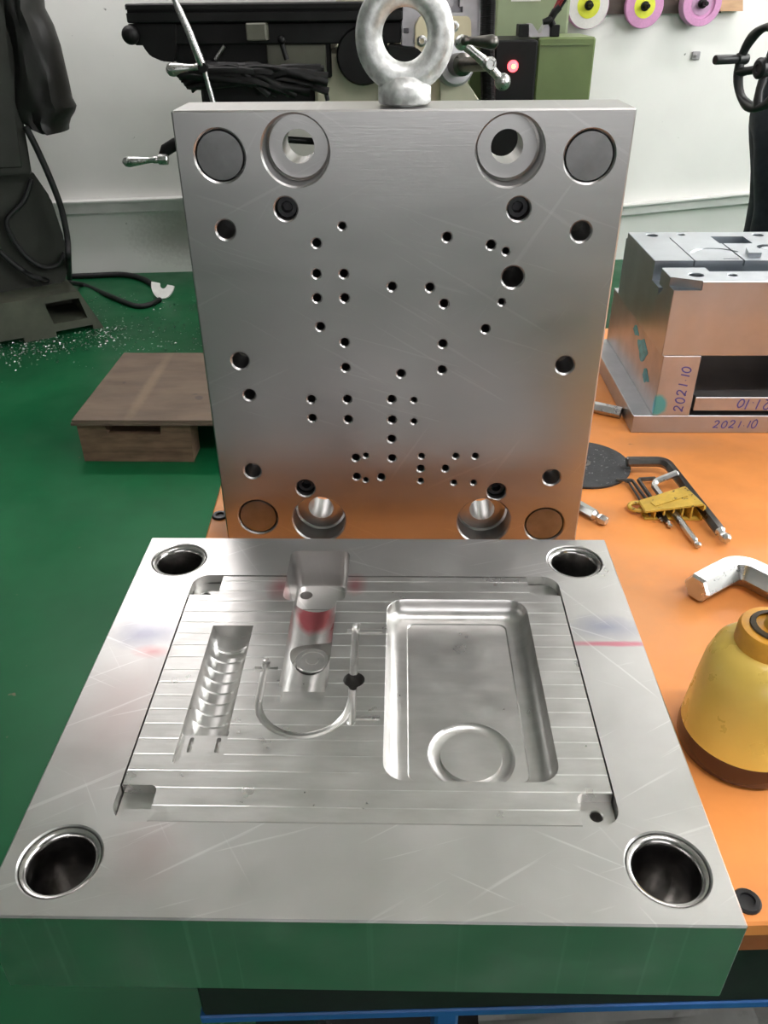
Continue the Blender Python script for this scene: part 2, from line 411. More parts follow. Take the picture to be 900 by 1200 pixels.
# middle channel and slider pocket
cs.append(slider_pocket())
cs.append(trough(-.0408, .0148, .0112, [(.1480, 1), (.2400, 1)]))
BC = atz(366, 774, T1-.010)
c = B(); lathe(c, [(.0146, T1-.0185), (.0146, T1-.0060), (.0146, T1-.002)], 40, T(BC.x, BC.y+.0025, 0)); cs.append(c)
cs.append(shallow(-.0535, -.0270, .1354, .1484, .0045))
# runner grooves
def groove(pts, r, n=10):
    c = B(); pts = [Vector(p) for p in pts]; tube(c, [(p.x, p.y, T1-.0004) for p in pts], r, n); return c
u = [(-.0660, .1700, 0), (-.0660, .1500, 0), (-.0660, .1370, 0)] + [(-.0385+.0275*math.cos(a), .1370+.0275*math.sin(a), 0) for a in [PI+PI*k/20 for k in range(1, 20)]] + [(-.0104, .1385, 0)]
cs += [groove(u, .0025), groove([(-.0112, .2045, 0), (-.0100, .1205, 0)], .0027), groove([(-.0167, .1995, 0), (.0064, .1997, 0)], .0022),
       groove([(-.0105, .1232, 0), (.0065, .1232, 0)], .0022), groove([(-.0728, .1636, 0), (-.0580, .1637, 0)], .0018)]
c = B(); lathe(c, [(.0066, T1-.034), (.0066, T1+.005)], 32, T(-.0100, .1545, 0)); cs.append(c)
for x, y, r in ((-.067, .1722, .0021), (-.0108, .2052, .0030), (-.0100, .1205, .0030)):
    c = B(); bmesh.ops.create_uvsphere(c, u_segments=12, v_segments=8, radius=r, matrix=T(x, y, T1-.0003)); cs.append(c)
b = cut(b, cs)
ins = obj('cavity_insert', b, m_insert, fp, 30)
b = B(); lathe(b, [(.0112, T1-.0186), (.0112, T1-.0102), (.0106, T1-.0096), (.008, T1-.0096), (.0078, T1-.0099), (.0042, T1-.0099), (.004, T1-.0096), (.0001, T1-.0096)], 40, T(BC.x, BC.y, 0))
obj('core_stub', b, m_insert, ins, 30)

# ================================================================== rear mould plate (standing)
W2, H2, T2, XR, YR = .3069, .3500, .0520, .0185, .3823
rp = thing('mold_plate', 'drilled steel mould plate standing upright with a lifting eye on top', 'mold plate', (XR, YR, 0))
def rloc(px, py):
    p = aty(px, py, YR); return p.x-XR, p.z
def rscale(py): return 1775-(py-131)*.894
b = B(); box(b, -W2/2, W2/2, 0, T2, 0, H2, .0012)
MY = rot_to((0, 1, 0))
def drill(c, x, z, prof, seg=24):   # prof: (radius, depth into plate)
    lathe(c, prof, seg, T(x, 0, z) @ MY)
def hole(c, px, py, rpx, depth, ch=.0007, seg=20):
    x, z = rloc(px, py); r = rpx/rscale(py)
    drill(c, x, z, [(r+ch+.001, -.001), (r, ch), (r, depth), (.0002, depth+r*.6)], seg)
c1, c2, c3 = B(), B(), B()
x_, z_ = rloc(346, 177)
BIG = []
zb = rloc(374, 609)[1]; 
for px, py in ((346, 177), (598, 177), (374, 609), (567, 611)):
    x, z = rloc(px, py); BIG.append((x, z))
    drill(c1, x, z, [(.0247, -.001), (.0226, .0014), (.0222, .0185), (.0205, .0200)], 48)
    drill(c2, x, z, [(.0112, .010), (.0112, T2+.01)], 36)
PIN = [rloc(257.5, 183), rloc(691, 183.5), rloc(302.5, 606), rloc(638, 615)]
for x, z in PIN: drill(c3, x, z, [(.0190, -.001), (.0168, .0012), (.0166, .012)], 44)
SCR = [rloc(335, 245), rloc(608, 245), rloc(358, 572), rloc(582, 576)]
c4 = B()
for x, z in SCR: drill(c4, x, z, [(.0100, -.001), (.0080, .0010), (.0080, .020)], 32)
MED = [(264.5, 269.5, 11, .030), (681, 271.5, 11.5, .030), (281.5, 423, 10, .026), (662, 428, 10.5, .026), (296, 552, 9.5, .022), (646.5, 559.5, 10, .022),
       (601, 325, 12.5, .045), (292.5, 463, 6.8, .04)]
for px, py, r, d in MED:
    x, z = rloc(px, py); rr = r/rscale(py)
    drill(c4, x, z, [(rr+.0022, -.001), (rr, .0012), (rr, d), (.0002, d+rr*.7)], 28)
SMALL = [(371, 285, 5.6), (401, 265, 4.6), (371, 321, 5.4), (403, 321, 5.4), (371.5, 349.5, 5.3), (404, 349.5, 5.3), (375.5, 383, 5.3), (404, 401.5, 5.2), (405, 431, 5.2),
         (365, 468, 5.1), (407, 468, 5.1), (366, 490, 5.0), (408, 491.5, 5.0), (459.5, 336, 5.4), (504, 337, 5.4), (524, 278, 5.7), (575.5, 287, 5.6), (593, 294.5, 4.4),
         (520.5, 356, 5.4), (588, 354, 4.2), (569, 385.5, 5.3), (519, 403, 5.3), (518, 433.5, 5.2), (470, 438, 5.2), (459, 468, 5.1), (485, 469, 3.7), (459.5, 492, 5.0),
         (485, 494, 3.7), (459, 514.5, 4.9), (417, 536.5, 4.8), (428.6, 534, 3.4), (459.5, 537, 4.8), (418, 558.5, 4.6), (428.6, 562.5, 3.2), (447, 559, 4.6),
         (494, 534.5, 3.8), (493, 549, 4.6), (493, 563.5, 3.5), (522, 549, 4.6), (534, 534.5, 3.8), (557, 534.5, 3.9), (532, 565.5, 3.5), (555, 565.5, 3.5)]
c5 = B()
for px, py, r in SMALL: hole(c5, px, py, r-.3, .040, .0010, 16)
b = cut(b, [c1, c2, c3, c4, c5])
obj('plate_body', b, m_rear, rp, 30)
for x, z in PIN:
    b = B(); lathe(b, [(.0160, .011), (.0160, .0016), (.0155, .0009), (.0001, .0008)], 44, T(x, 0, z) @ MY); obj('guide_pin_end', b, m_pin, rp)
for x, z in SCR:
    b = B(); lathe(b, [(.0074, .020), (.0074, .0075), (.0068, .0068), (.0040, .0068), (.0038, .0072)], 28, T(x, 0, z) @ MY, True, False)
    hexr = .0040
    rings(b, [[(x+hexr*math.cos(PI/3*k), d, z+hexr*math.sin(PI/3*k)) for k in range(6)] for d in (.0069, .013)], False, True)
    obj('cap_screw', b, m_blackox, rp)
# eye bolt
EB = aty(474, 121, YR+T2*.45); ex = EB.x-XR
b = B(); R0, RS = .0236, .0088
ez = H2+.012+R0+RS*.62
N = 56
loop = []
for k in range(N):
    a = 2*PI*k/N
    rs = RS*(1+.10*max(0, -math.sin(a)))
    cen = Vector((ex+R0*math.cos(a), T2*.45, ez+R0*math.sin(a)*1.05))
    n = Vector((math.cos(a), 0, math.sin(a)))
    loop.append([cen + n*rs*math.cos(t) + Vector((0, 1, 0))*rs*1.05*math.sin(t) for t in [2*PI*j/20 for j in range(20)]])
loop.append(loop[0]); rings(b, loop, False, False); bmesh.ops.remove_doubles(b, verts=b.verts[:], dist=1e-6)
eye = obj('eye_bolt', b, m_zinc, rp, 60); eye['label'] = 'galvanised lifting eye bolt'
b = B(); lathe(b, [(.0085, H2-.001), (.0085, H2+.0012), (.0166, H2+.0012), (.0178, H2+.0024), (.0178, H2+.0112), (.0160, H2+.0135), (.0120, H2+.0175), (.004, H2+.019)], 36, T(ex, T2*.45, 0))
obj('collar', b, m_zinc, eye, 50)

# ================================================================== mould stack on the right
SX, SY = .2925, .6055
st = thing('ejector_mold_half', 'assembled steel mould half on spacer blocks with 2021.10 written in blue marker', 'mold', (SX, SY, 0))
SW, SD = .262, .207
m_core = M('core_steel', (0.42, 0.455, 0.49), 0.35, 1, var=0.10, scale=16, rvar=0.06, bump=0.05, bscale=40, bstretch=(1, 1, 14))
m_pink = M('rusty_warm_steel', (0.44, 0.44, 0.45), 0.45, 1, var=0.08, scale=24, rvar=0.06)
cyan = (0.10, 0.50, 0.65)
m_spacer = M('spacer_steel', (0.43, 0.43, 0.44), 0.45, 1, var=0.10, scale=24,
             stains=[(cyan, (.006, 0, .034), (.010, .006, .013), .95, .25)])
m_spacer_side = m_spacer
b = B(); box(b, -.0185, SW+.0185, 0, SD+.03, .0001, .021, .0006); obj('clamp_plate', b, m_pink, st)
for i, x in enumerate((.0022, SW-.0418)):
    b = B(); box(b, x, x+.0398, 0, SD+.03, .021, .0902, .0006); obj('spacer_block', b, m_spacer if i == 0 else m_pink, st)
b = B(); box(b, .0455, SW-.0455, .001, SD-.002, .0265, .0425, .0006); ej = obj('ejector_plate', b, m_pink, st)
b = B(); box(b, .0425, SW-.0425, .150, .155, .0425, .0902); obj('support_wall', b, m_darksteel, st)
ZT = .1690
b = B(); box(b, 0, SW, 0, SD, .0904, ZT, .0006)
cs = []
def cbox(x0, x1, y0, y1, z0, z1):
    c = B(); box(c, x0, x1, y0, y1, z0, z1); return c
cs.append(cbox(-.01, SW+.01, .0495, .0765, .1480, ZT+.01))           # cross slot
c = B(); extrude(c, [(-.01, -.01, .160), (.028, -.01, .160), (.028, .0025, .160), (-.01, .0215, .160)], (0, 0, .02)); cs.append(c)
c = B(); extrude(c, [(-.01, .0495, .152), (-.01, .033, .152), (-.01, .0495, .139)], (.30, 0, 0)); cs.append(c)
cs.append(cbox(-.01, .30, .201, .22, .161, ZT+.01))
cs.append(cbox(.0416, .0430, .075, .174, .162, ZT+.01))              # split line
cs.append(cbox(.0945, .0965, .075, .15, .163, ZT+.01))
c = B(); extrude(c, [(.045, .033, ZT+.004), (.12, .026, ZT+.004), (.12, .052, ZT+.004), (.045, .052, ZT+.004)], (0, 0, -.008)); cs.append(c)
c = B()
for x, y, r in ((.028, .0235, .0075), (.0645, .0225, .0048), (.0245, .186, .0068), (.0600, .189, .0045), (.150, .186, .0065)):
    lathe(c, [(r, .14), (r, ZT-.0006), (r+.001, ZT+.001)], 24, T(x, y, 0))
cs.append(c)
cs.append(cbox(.092, .130, .148, .180, .158, ZT+.01))
c = B()
tube(c, [(.075+.028*math.cos(a), .098+.028*math.sin(a), ZT) for a in [PI*.15+PI*.75*k/12 for k in range(13)]], .0022, 8); cs.append(c)
cs.append(cbox(.075, .092, .082, .0845, .165, ZT+.01))
c = B(); lathe(c, [(.013, .155), (.013, ZT+.002)], 28, T(.142, .130, 0)); cs.append(c)
b = cut(b, cs); obj('core_block', b, m_core, st, 30)
b = B(); extrude(b, [(.104, .090, ZT-.001), (.118, .090, ZT-.001), (.113, .112, ZT-.001), (.109, .112, ZT-.001)], (0, 0, .0055)); obj('core_detail', b, m_core, st)
b = B(); lathe(b, [(.009, .154), (.009, ZT-.002), (.0078, ZT-.001)], 24, T(.142, .130, 0)); obj('core_pin', b, m_core, st)
# the marker writing, hand strokes
DIG = {'2': [[(.05, .78), (.22, 1), (.55, .98), (.68, .75), (.5, .45), (.02, .02), (.3, .08), (.75, .0)]],
       '0': [[(.45, 1), (.15, .8), (.05, .4), (.2, .05), (.5, .0), (.72, .3), (.72, .75), (.5, 1), (.36, .97)]],
       '1': [[(.42, 1), (.38, .5), (.32, 0)]], '.': [[(.25, .30), (.33, .34)]]}
ADV = {'2': .95, '0': .95, '1': .62, '.': .5}
def writing(parent, text, org, ux, uz, h, wob=0):
    b = B(); cur = 0; rnd = random.Random(3+wob)
    ux, uz = Vector(ux), Vector(uz)
    for ch in text:
        sc = 1+rnd.uniform(-.12, .12)*(1 if wob else .4)
        for s in DIG[ch]:
            p = [Vector(org)+(ux*(cur+x*.85+.12*y)+uz*y*sc)*h for x, y in s]
            p = spline(p, 4) if len(p) > 2 else p
            tube(b, p, h*.075, 6)
        cur += ADV[ch]
    for v in b.verts: v.co.y = -.0002+ (v.co.y-org[1])*.08
    return obj('marker_writing', b, m_ink, parent, 60)
writing(st, '2021.10', (.0335, 0, .026), (0, 0, 1), (-1, 0, 0), .0098)
writing(st, '2021.10', (.0705, 0, .0065), (1, 0, 0), (0, 0, 1), .0090, 1)
o = writing(st, '2021.10', (.148, 0, .0400), (-1, 0, 0), (0, 0, -1), .0105, 2)
o.location = (0, .001, 0)
# cyan paint on the side of the spacer
b = B()
for (cy, cz, a, r2) in ((.075, .068, .020, .011), (.048, .048, .012, .007), (.112, .078, .012, .005)):
    lathe_pts = [(.0018, cy+a*math.cos(t)*(1+.25*math.sin(3*t+cy*90)), cz+r2*math.sin(t)*(1+.2*math.cos(4*t))) for t in [2*PI*k/28 for k in range(28)]]
    extrude(b, lathe_pts, (.0005, 0, 0))
m_cyan = M('cyan_paint', (0.06, 0.40, 0.52), 0.5, 0, var=0.35, scale=120)
obj('paint_mark', b, m_cyan, st)

# ================================================================== hex keys
def lbend(a, c, d, rb, n=8):
    """L path a->c->d with a rounded corner of radius rb at c"""
    a, c, d = Vector(a), Vector(c), Vector(d)
    u, v = (a-c).normalized(), (d-c).normalized(); ang = u.angle(v); t = rb/math.tan(ang/2)
    p, q = c+u*t, c+v*t; cen = c+(u+v).normalized()*(rb/math.sin(ang/2))
    e0, e1 = p-cen, q-cen; tot = e0.angle(e1); axis = e0.cross(e1).normalized()
    arc = [cen+Matrix.Rotation(tot*k/n, 3, axis) @ e0 for k in range(n+1)]
    return [a]+arc+[d]
def hexkey(name, label, path, r, mat, ball=True, group=None, collar=None):
    path = [Vector(p) for p in path]
    t = thing(name, label, 'hex key', path[-1], 0, group)
    o0 = path[-1]; p2 = [p-o0 for p in path]
    b = B(); d = (p2[-1]-p2[-2]).normalized()
    end = p2[-1]
    if ball: p2[-1] = end - d*r*2.6
    rad = [r]*len(p2)
    p2 = [p2[0]+(p2[1]-p2[0]).normalized()*r*.0]+p2[1:]
    pre = (p2[1]-p2[0]).normalized()
    p2 = [p2[0], p2[0]+pre*r*.2]+p2[1:]; rad = [r*.85, r]+rad[1:]
    tube(b, p2, rad, 6, phase=PI/6)
    obj('shaft', b, mat, t, 25)
    if ball:
        b = B(); mm = T(*(end-d*r*2.6)) @ rot_to(d)
        lathe(b, [(r*.98, 0), (r*.62, r*.5), (r*.60, r*.8), (r*.95, r*1.5), (r*1.0, r*1.9), (r*.85, r*2.5), (r*.55, r*2.75)], 6, mm @ Matrix.Rotation(PI/6, 4, 'Z'))
        obj('ball_end', b, m_chrome, t, 20)
    return t
G = 'hex keys in the yellow holder'
k1 = [Vector(x) for x in (atz(734, 541, .012), atz(780, 541, .012), atz(852, 633, .0065))]
hexkey('hex_key', 'thickest dark hex key with ball end in yellow holder', lbend(*k1, .011), .0052, m_darksteel)
k2 = [atz(794, 554, .0185), atz(764, 566, .0095), atz(819, 640, .0035)]
hexkey('hex_key', 'bright chrome hex key crossing over the dark one in yellow holder', lbend(*k2, .007), .0032, m_chrome)
k3 = [atz(768, 561, .006), atz(748, 562, .006), atz(786, 617, .0030)]
hexkey('hex_key', 'thin square-bent hex key beside the chrome one in yellow holder', lbend(*k3, .002, 4), .0022, m_darksteel)
k4 = [atz(722, 562, .005), atz(741, 563, .005), atz(776, 611, .0022)]
hexkey('hex_key', 'thin long-armed hex key near the loop of yellow holder', lbend(*k4, .002, 4), .0017, m_darksteel)
k5 = [atz(732, 564, .004), atz(737, 565, .004), atz(762, 605, .0016)]
hexkey('hex_key', 'thinnest short hex key at the loop end of yellow holder', lbend(*k5, .0015, 4), .0012, m_darksteel)
# holder
m_yel = M('worn_yellow_plastic', (0.62, 0.40, 0.06), 0.5, 0, var=0.25, scale=50, speck=((0.15, 0.10, 0.03), 170, 0.63))
hz = (.0095, .0185, .0185, .0095)
hb = [atz(748, 586, hz[0]), atz(803, 569, hz[1]), atz(826, 591, hz[2]), atz(756, 600, hz[3])]
hc = sum(hb, Vector())/4
hold = thing('hex_key_holder', 'worn yellow plastic holder clip gripping a set of hex keys', 'key holder', (hc.x, hc.y, 0))
low = [p-Vector((hc.x, hc.y, 0)) for p in hb]
b = B()
def shell(z0, z1, k):
    return [Vector((p.x*k, p.y*k, z0 if z0 is not None else h)) for p, h in zip(low, hz)]
top = [Vector((p.x, p.y, h)) for p, h in zip(low, hz)]; tin = [p-Vector((0, 0, .002)) for p in top]
rings(b, [tin, top]); bmesh.ops.bevel(b, geom=b.edges[:], offset=.0007, segments=2, affect='EDGES'); obj('clip_face', b, m_yel, hold, 30)
b = B(); bt = [Vector((p.x*.96, p.y*.96, .0003)) for p in low]; rings(b, [bt, [p+Vector((0, 0, .0016)) for p in bt]]); obj('clip_back', b, m_yel, hold)
e0, e1 = top[1], top[2]
b = B(); dv = (top[1]-top[0]).normalized()*.0022
rings(b, [[p+dv*0-Vector((0, 0, .0012)), p+dv-Vector((0, 0, .003)), Vector((p.x, p.y, .0015))+dv, Vector((p.x, p.y, .0004))] for p in (e0, e1)]); obj('clip_side', b, m_yel, hold, 30)
m_slotdark = M('oily_grime', (0.05, 0.035, 0.015), 0.6, 0, var=0.3, scale=60)
b = B(); f0, f1 = low[3]*.93, low[2]*.95
for k in range(1, 6):
    t_ = k/6; p = f0.lerp(f1, t_); q = (low[0]*.93).lerp(low[1]*.95, t_); hh = (.0095*(1-t_)+.0185*t_)-.002
    d_ = Vector((.0007, 0, 0)); rings(b, [[Vector((x.x, x.y, .001))-d_, Vector((x.x, x.y, .001))+d_, Vector((x.x, x.y, hh))+d_, Vector((x.x, x.y, hh))-d_] for x in (p, q)])
obj('slot_rib', b, m_yel, hold)
# raised panel on the clip face
def clip_pt(u, v):
    a = top[0].lerp(top[1], u); c = top[3].lerp(top[2], u); return a.lerp(c, v)
b = B(); q = [clip_pt(.18, .42), clip_pt(.82, .22), clip_pt(.86, .5), clip_pt(.22, .72)]
rings(b, [q, [p+Vector((0, 0, .0006)) for p in q]]); obj('raised_panel', b, m_yel, hold)
# hanging loop
lp = atz(747, 594, .004)-Vector((hc.x, hc.y, 0)); b = B()
tube(b, [lp+Vector((.0075*math.cos(a), .0072*math.sin(a), 0)) for a in [2*PI*k/20 for k in range(21)]], .0022, 8, cap=False); obj('hanging_loop', b, m_yel, hold, 60)

# loose keys
hexkey('hex_key', 'loose hex key with ball end poking out from behind the standing plate', [atz(640, 571, .0052), atz(710, 611, .0052)], .0052, m_chrome)
a_, c_ = atz(655, 468, .006), atz(728, 484, .006)
hexkey('hex_key', 'loose hex key end lying against the mould clamp plate', [a_, c_], .0068, m_chrome, ball=False)
bk = [atz(815, 690, .0115), atz(864, 664, .0115), atz(960, 713, .0115)]
hexkey('hex_key', 'large bright bent hex key lying beside the oil bottle', lbend(*bk, .016, 8), .0122, m_chrome, ball=False)
# dark grinding disc
dcn = Vector((.206, .531, 0))
m_disc = M('abrasive_grey', (0.045, 0.047, 0.050), 0.75, 0, var=0.2, scale=80, bump=0.4, bscale=400, speck=((.22, .22, .22), 260, .64))
gd = thing('cutting_disc', 'dark grey gritty cutting disc half hidden behind standing plate', 'disc', dcn)
b = B(); lathe(b, [(.0055, .0002), (.0485, .0002), (.0490, .001), (.0490, .0028), (.0480, .0032), (.0055, .0032)], 56, None, False, False)
obj('abrasive', b, m_disc, gd, 40)
b = B(); lathe(b, [(.0052, .0001), (.0085, .0034), (.0085, .0038), (.0052, .0038)], 24, None, False, False); obj('centre_ring', b, m_darksteel, gd)

# ================================================================== oil bottle
BX, BY = .2385, .160
bot = thing('oil_bottle', 'translucent yellow plastic oil squeeze bottle with dark brown oil', 'bottle', (BX, BY, 0))
m_bot = M('yellow_bottle_plastic', (0.95, 0.66, 0.14), 0.30, 0, var=0.10, scale=14, trans=0.12, spec=0.5)
m_cap = M('yellow_cap', (0.72, 0.34, 0.03), 0.45, 0, var=0.2, scale=40, speck=((0.1, 0.08, 0.04), 90, .66))
m_oil = M('dark_oil', (0.055, 0.022, 0.014), 0.15, 0, var=0.1, scale=20)
OL = .018
prof = [(.0385, OL), (.0375, .030), (.0355, .050), (.0335, .066), (.0300, .078), (.0240, .0845), (.0195, .0865)]
b = B(); lathe(b, prof, 64, None, True, True); body = obj('bottle_body', b, m_bot, bot, 60)
b = B(); lathe(b, [(.033, 0), (.0375, .0015), (.0390, .006), (.0392, .012), (.0385, OL)], 64); oil = obj('oil_filled_base', b, m_oil, bot, 50); oil['label'] = 'dark brown oil showing through the bottle base'
b = B(); lathe(b, [(.0190, .082), (.0205, .083), (.0202, .0960), (.0188, .0985), (.0125, .0990), (.010, .0985)], 48); obj('cap', b, m_cap, bot, 40)
b = B(); lathe(b, [(.0112, .0982), (.0108, .101), (.0092, .110), (.0078, .135), (.0048, .168), (.0036, .172)], 28, Matrix.Rotation(math.radians(3), 4, 'Y')); obj('nozzle', b, m_bot, bot, 50)
b = B(); lathe(b, [(.0112, .0982), (.0145, .0994), (.0140, .1002), (.0110, .1006)], 28, None, False, False); obj('oily_grime', b, m_slotdark, bot)

# ================================================================== things under the bench
m_sheet = M('crumpled_plastic', (0.62, 0.62, 0.60), 0.3, 0, var=0.15, scale=20, bump=0.6, bscale=18)
b = B(); n = 22
grid = [[b.verts.new((.10+.62*i/n, .07+.40*j/n, -.478+.03*abs(noise.noise((i*.45, j*.5, 0)))+.035*abs(noise.noise((i*.2, j*.25, 5))))) for j in range(n+1)] for i in range(n+1)]
for i in range(n):
    for j in range(n): b.faces.new((grid[i][j], grid[i+1][j], grid[i+1][j+1], grid[i][j+1]))
r_ = bmesh.ops.solidify(b, geom=b.faces[:], thickness=.002)
tag(obj('plastic_sheet', b, m_sheet, None, 20), 'crumpled pale plastic sheet on the shelf under the bench', 'sheet')

# ================================================================== pallet on the floor
pf = aty(88, 497, fl(98, 541).y)            # front top left of the deck
pyf = fl(98, 541).y
ptop = pf.z
plx0 = aty(90, 500, pyf).x; plx1 = aty(224, 520, pyf).x
pbk = atz(138, 414, ptop+.016).y
pal = thing('wooden_pallet', 'low wooden pallet with plywood deck on notched timber runners', 'pallet', (plx0, pyf, ZF))
PH = ptop-ZF; PD = pbk-pyf
m_ply = M('dusty_plywood', (0.135, 0.095, 0.068), 0.7, 0, var=0.22, scale=5, stretch=(1, 3, 1), bump=0.2, bscale=30, speck=((.08, .06, .05), 16, .70),
          stains=[((.25, .18, .12), (.16, .25, .12), (.02, .3, 1), .5, .6)])
m_run = M('pallet_runner_wood', (0.15, 0.09, 0.055), 0.75, 0, var=0.4, scale=9, stretch=(1, 4, 5), bump=0.5, bscale=30)
b = B(); box(b, -.012, .92, -.012, PD, PH, PH+.009, .001); obj('deck_ply', b, m_ply, pal)
b = B(); box(b, -.008, .92, -.010, PD, PH+.0092, PH+.018, .001); obj('deck_ply', b, m_ply, pal)
RW = plx1-plx0; nx0 = .085; nx1 = .255
def runner(y0, y1, x0, x1):
    b = B(); poly = [(x0, y0, .002), (x1, y0, 0), (x1+.004, y0, PH-.004), (x1-.01, y0, PH)]
    poly += [(nx1, y0, PH), (nx1-.004, y0, PH-.034), (nx0+.004, y0, PH-.034), (nx0, y0, PH), (x0, y0, PH)] if x0 == 0 else [(x0, y0, PH)]
    extrude(b, poly, (0, y1-y0, 0)); return b
obj('runner', runner(0, .09, 0, RW), m_run, pal); obj('runner', runner(PD-.1, PD-.01, 0, RW), m_run, pal)
obj('runner', runner(0.05, .14, .60, .90), m_run, pal); obj('runner', runner(PD-.1, PD-.01, .60, .90), m_run, pal)

# ================================================================== left machine
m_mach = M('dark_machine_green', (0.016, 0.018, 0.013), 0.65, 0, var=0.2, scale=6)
m_base = M('machine_base_paint', (0.075, 0.08, 0.058), 0.6, 0, var=0.25, scale=9, bump=0.1, bscale=30)
mA = thing('machine_tool', 'dark grey-green machine tool on a cast base with square openings', 'machine', fl(60, 398))
o0 = Vector(mA.location)
A_, B_ = fl(-120, 430), fl(122, 384); dirx = (B_-A_).normalized(); back = Vector((-dirx.y, dirx.x, 0))
hA = .175
q = [A_, B_, B_-dirx*.075+Vector((0, 0, hA)), A_+Vector((0, 0, hA))]
b = B(); extrude(b, [p-o0 for p in q], back*.55)
cs = []
def win(u0, u1, z0, z1, slant=0):
    L = (B_-A_).length
    c = B(); q = [A_+dirx*(L-u1)+Vector((0, 0, z0)), A_+dirx*(L-u0)+Vector((0, 0, z0)), A_+dirx*(L-u0-slant)+Vector((0, 0, z1)), A_+dirx*(L-u1-slant)+Vector((0, 0, z1))]
    extrude(c, [p-o0-back*.05 for p in q], back*.30); return c
cs += [win(.06, .20, .055, .145, .02), win(.045, .20, -.01, .022), win(.33, .60, -.01, .022)]
b = cut(b, cs); obj('cast_base', b, m_base, mA)
def poly_slab(px, d, th):
    P0 = np.array(B_+back*d); nb_ = np.array(back); out = []
    for x, y in px:
        dd = ray(x, y); out.append(Vector(CAM+dd*((P0-CAM)@nb_)/(dd@nb_))-o0)
    return out, back*th
def mpl(x, y, d): return poly_slab([(x, y)], d, 0)[0][0]+o0
YM = fl(60, 398).y+.22
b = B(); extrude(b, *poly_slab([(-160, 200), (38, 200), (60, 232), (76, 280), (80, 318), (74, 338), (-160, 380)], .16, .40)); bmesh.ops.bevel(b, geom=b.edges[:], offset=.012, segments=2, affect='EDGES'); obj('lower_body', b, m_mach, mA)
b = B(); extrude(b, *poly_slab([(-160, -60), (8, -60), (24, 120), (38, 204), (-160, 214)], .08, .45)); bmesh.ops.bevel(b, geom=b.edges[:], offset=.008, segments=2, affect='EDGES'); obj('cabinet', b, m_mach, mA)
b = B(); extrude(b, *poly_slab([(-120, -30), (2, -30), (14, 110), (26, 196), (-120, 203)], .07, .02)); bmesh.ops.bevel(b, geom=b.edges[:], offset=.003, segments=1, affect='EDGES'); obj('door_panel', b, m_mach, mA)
# black cover hung over the machine
m_cover = M('black_vinyl', (0.006, 0.006, 0.005), 0.45, 0, var=0.3, scale=14, bump=0.8, bscale=12)
rows = [(-45, 12, 40), (-10, 14, 42), (10, 14, 44), (30, 16, 55), (55, 18, 64), (80, 20, 70), (100, 21, 75), (118, 22, 79), (127, 24, 84), (134, 27, 82), (142, 32, 77), (150, 44, 74), (156, 60, 73)]
b = B(); rr = []
for py, xl, xr in rows:
    a, c = aty(xl-12, py, YM-.05), aty(xr-2, py, YM-.05); mid = (a+c)/2; hw = (c.x-a.x)/2
    ring = []
    for k in range(28):
        t = 2*PI*k/28; f = 1+.10*math.sin(5*t+py*.05)+.06*math.sin(9*t-py*.03)
        if abs(math.cos(t)) > .9: f = 1
        ring.append(Vector((mid.x+hw*math.cos(t)*min(f, 1.0), mid.y+.11*math.sin(t)*f+.06, mid.z)))
    rr.append(ring)
rings(b, rr); cv = obj('machine_cover', b, m_cover, None, 40); tag(cv, 'black vinyl cover hanging down the side of the dark machine', 'cover')

def cable(name, label, pts, r, mat=None, cat='cable'):
    b = B(); tube(b, spline(pts, 8), r, 8); return tag(obj(name, b, mat or m_black, None, 60), label, cat)
cable('cable', 'black cable running down the right side of the dark machine', [mpl(*p, .045) for p in ((30, 148), (45, 178), (60, 212), (72, 245), (79, 280), (80, 305))]+[fl(82, 330)+Vector((0, 0, .012))], .013)
cable('cable', 'black cable looping low across the machine body', [mpl(*p, .13) for p in ((37, 210), (28, 235), (8, 258), (14, 278), (30, 300), (50, 313), (68, 310), (76, 296))], .010)
cable('cable', 'black cable sagging from the machine edge to the floor', [mpl(*p, .12) for p in ((-30, 262), (0, 295), (25, 316), (50, 328))]+[fl(*p)+Vector((0, 0, .012)) for p in ((95, 336), (130, 350), (158, 361), (175, 360), (188, 354))], .012)
cable('cable', 'black cable lying on the floor along the wall foot', [fl(*p)+Vector((0, 0, .014)) for p in ((84, 327), (110, 326), (145, 325), (168, 330), (184, 340))], .014)
# white half ring
cr = fl(195, 345); m_white = M('white_plastic', (0.75, 0.75, 0.72), 0.5, 0, var=0.08, scale=30)
b = B(); pts = []
for k in range(25): a = PI*.95+PI*1.0*k/24; pts.append((.056*math.cos(a), .075*math.sin(a)))
inner = []
for k in range(25): a = PI*.95+PI*1.0*(24-k)/24; inner.append((.018*math.cos(a)+.003, .024*math.sin(a)))
extrude(b, [(x, y, 0) for x, y in pts+inner], (0, 0, .008))
bmesh.ops.rotate(b, cent=(0, -.075, 0), matrix=Matrix.Rotation(math.radians(48), 3, 'X'), verts=b.verts[:])
hr = obj('half_ring', b, m_white, None, 40, (cr.x, cr.y, ZF)); tag(hr, 'white half ring lying on the green floor by the wall', 'half ring')
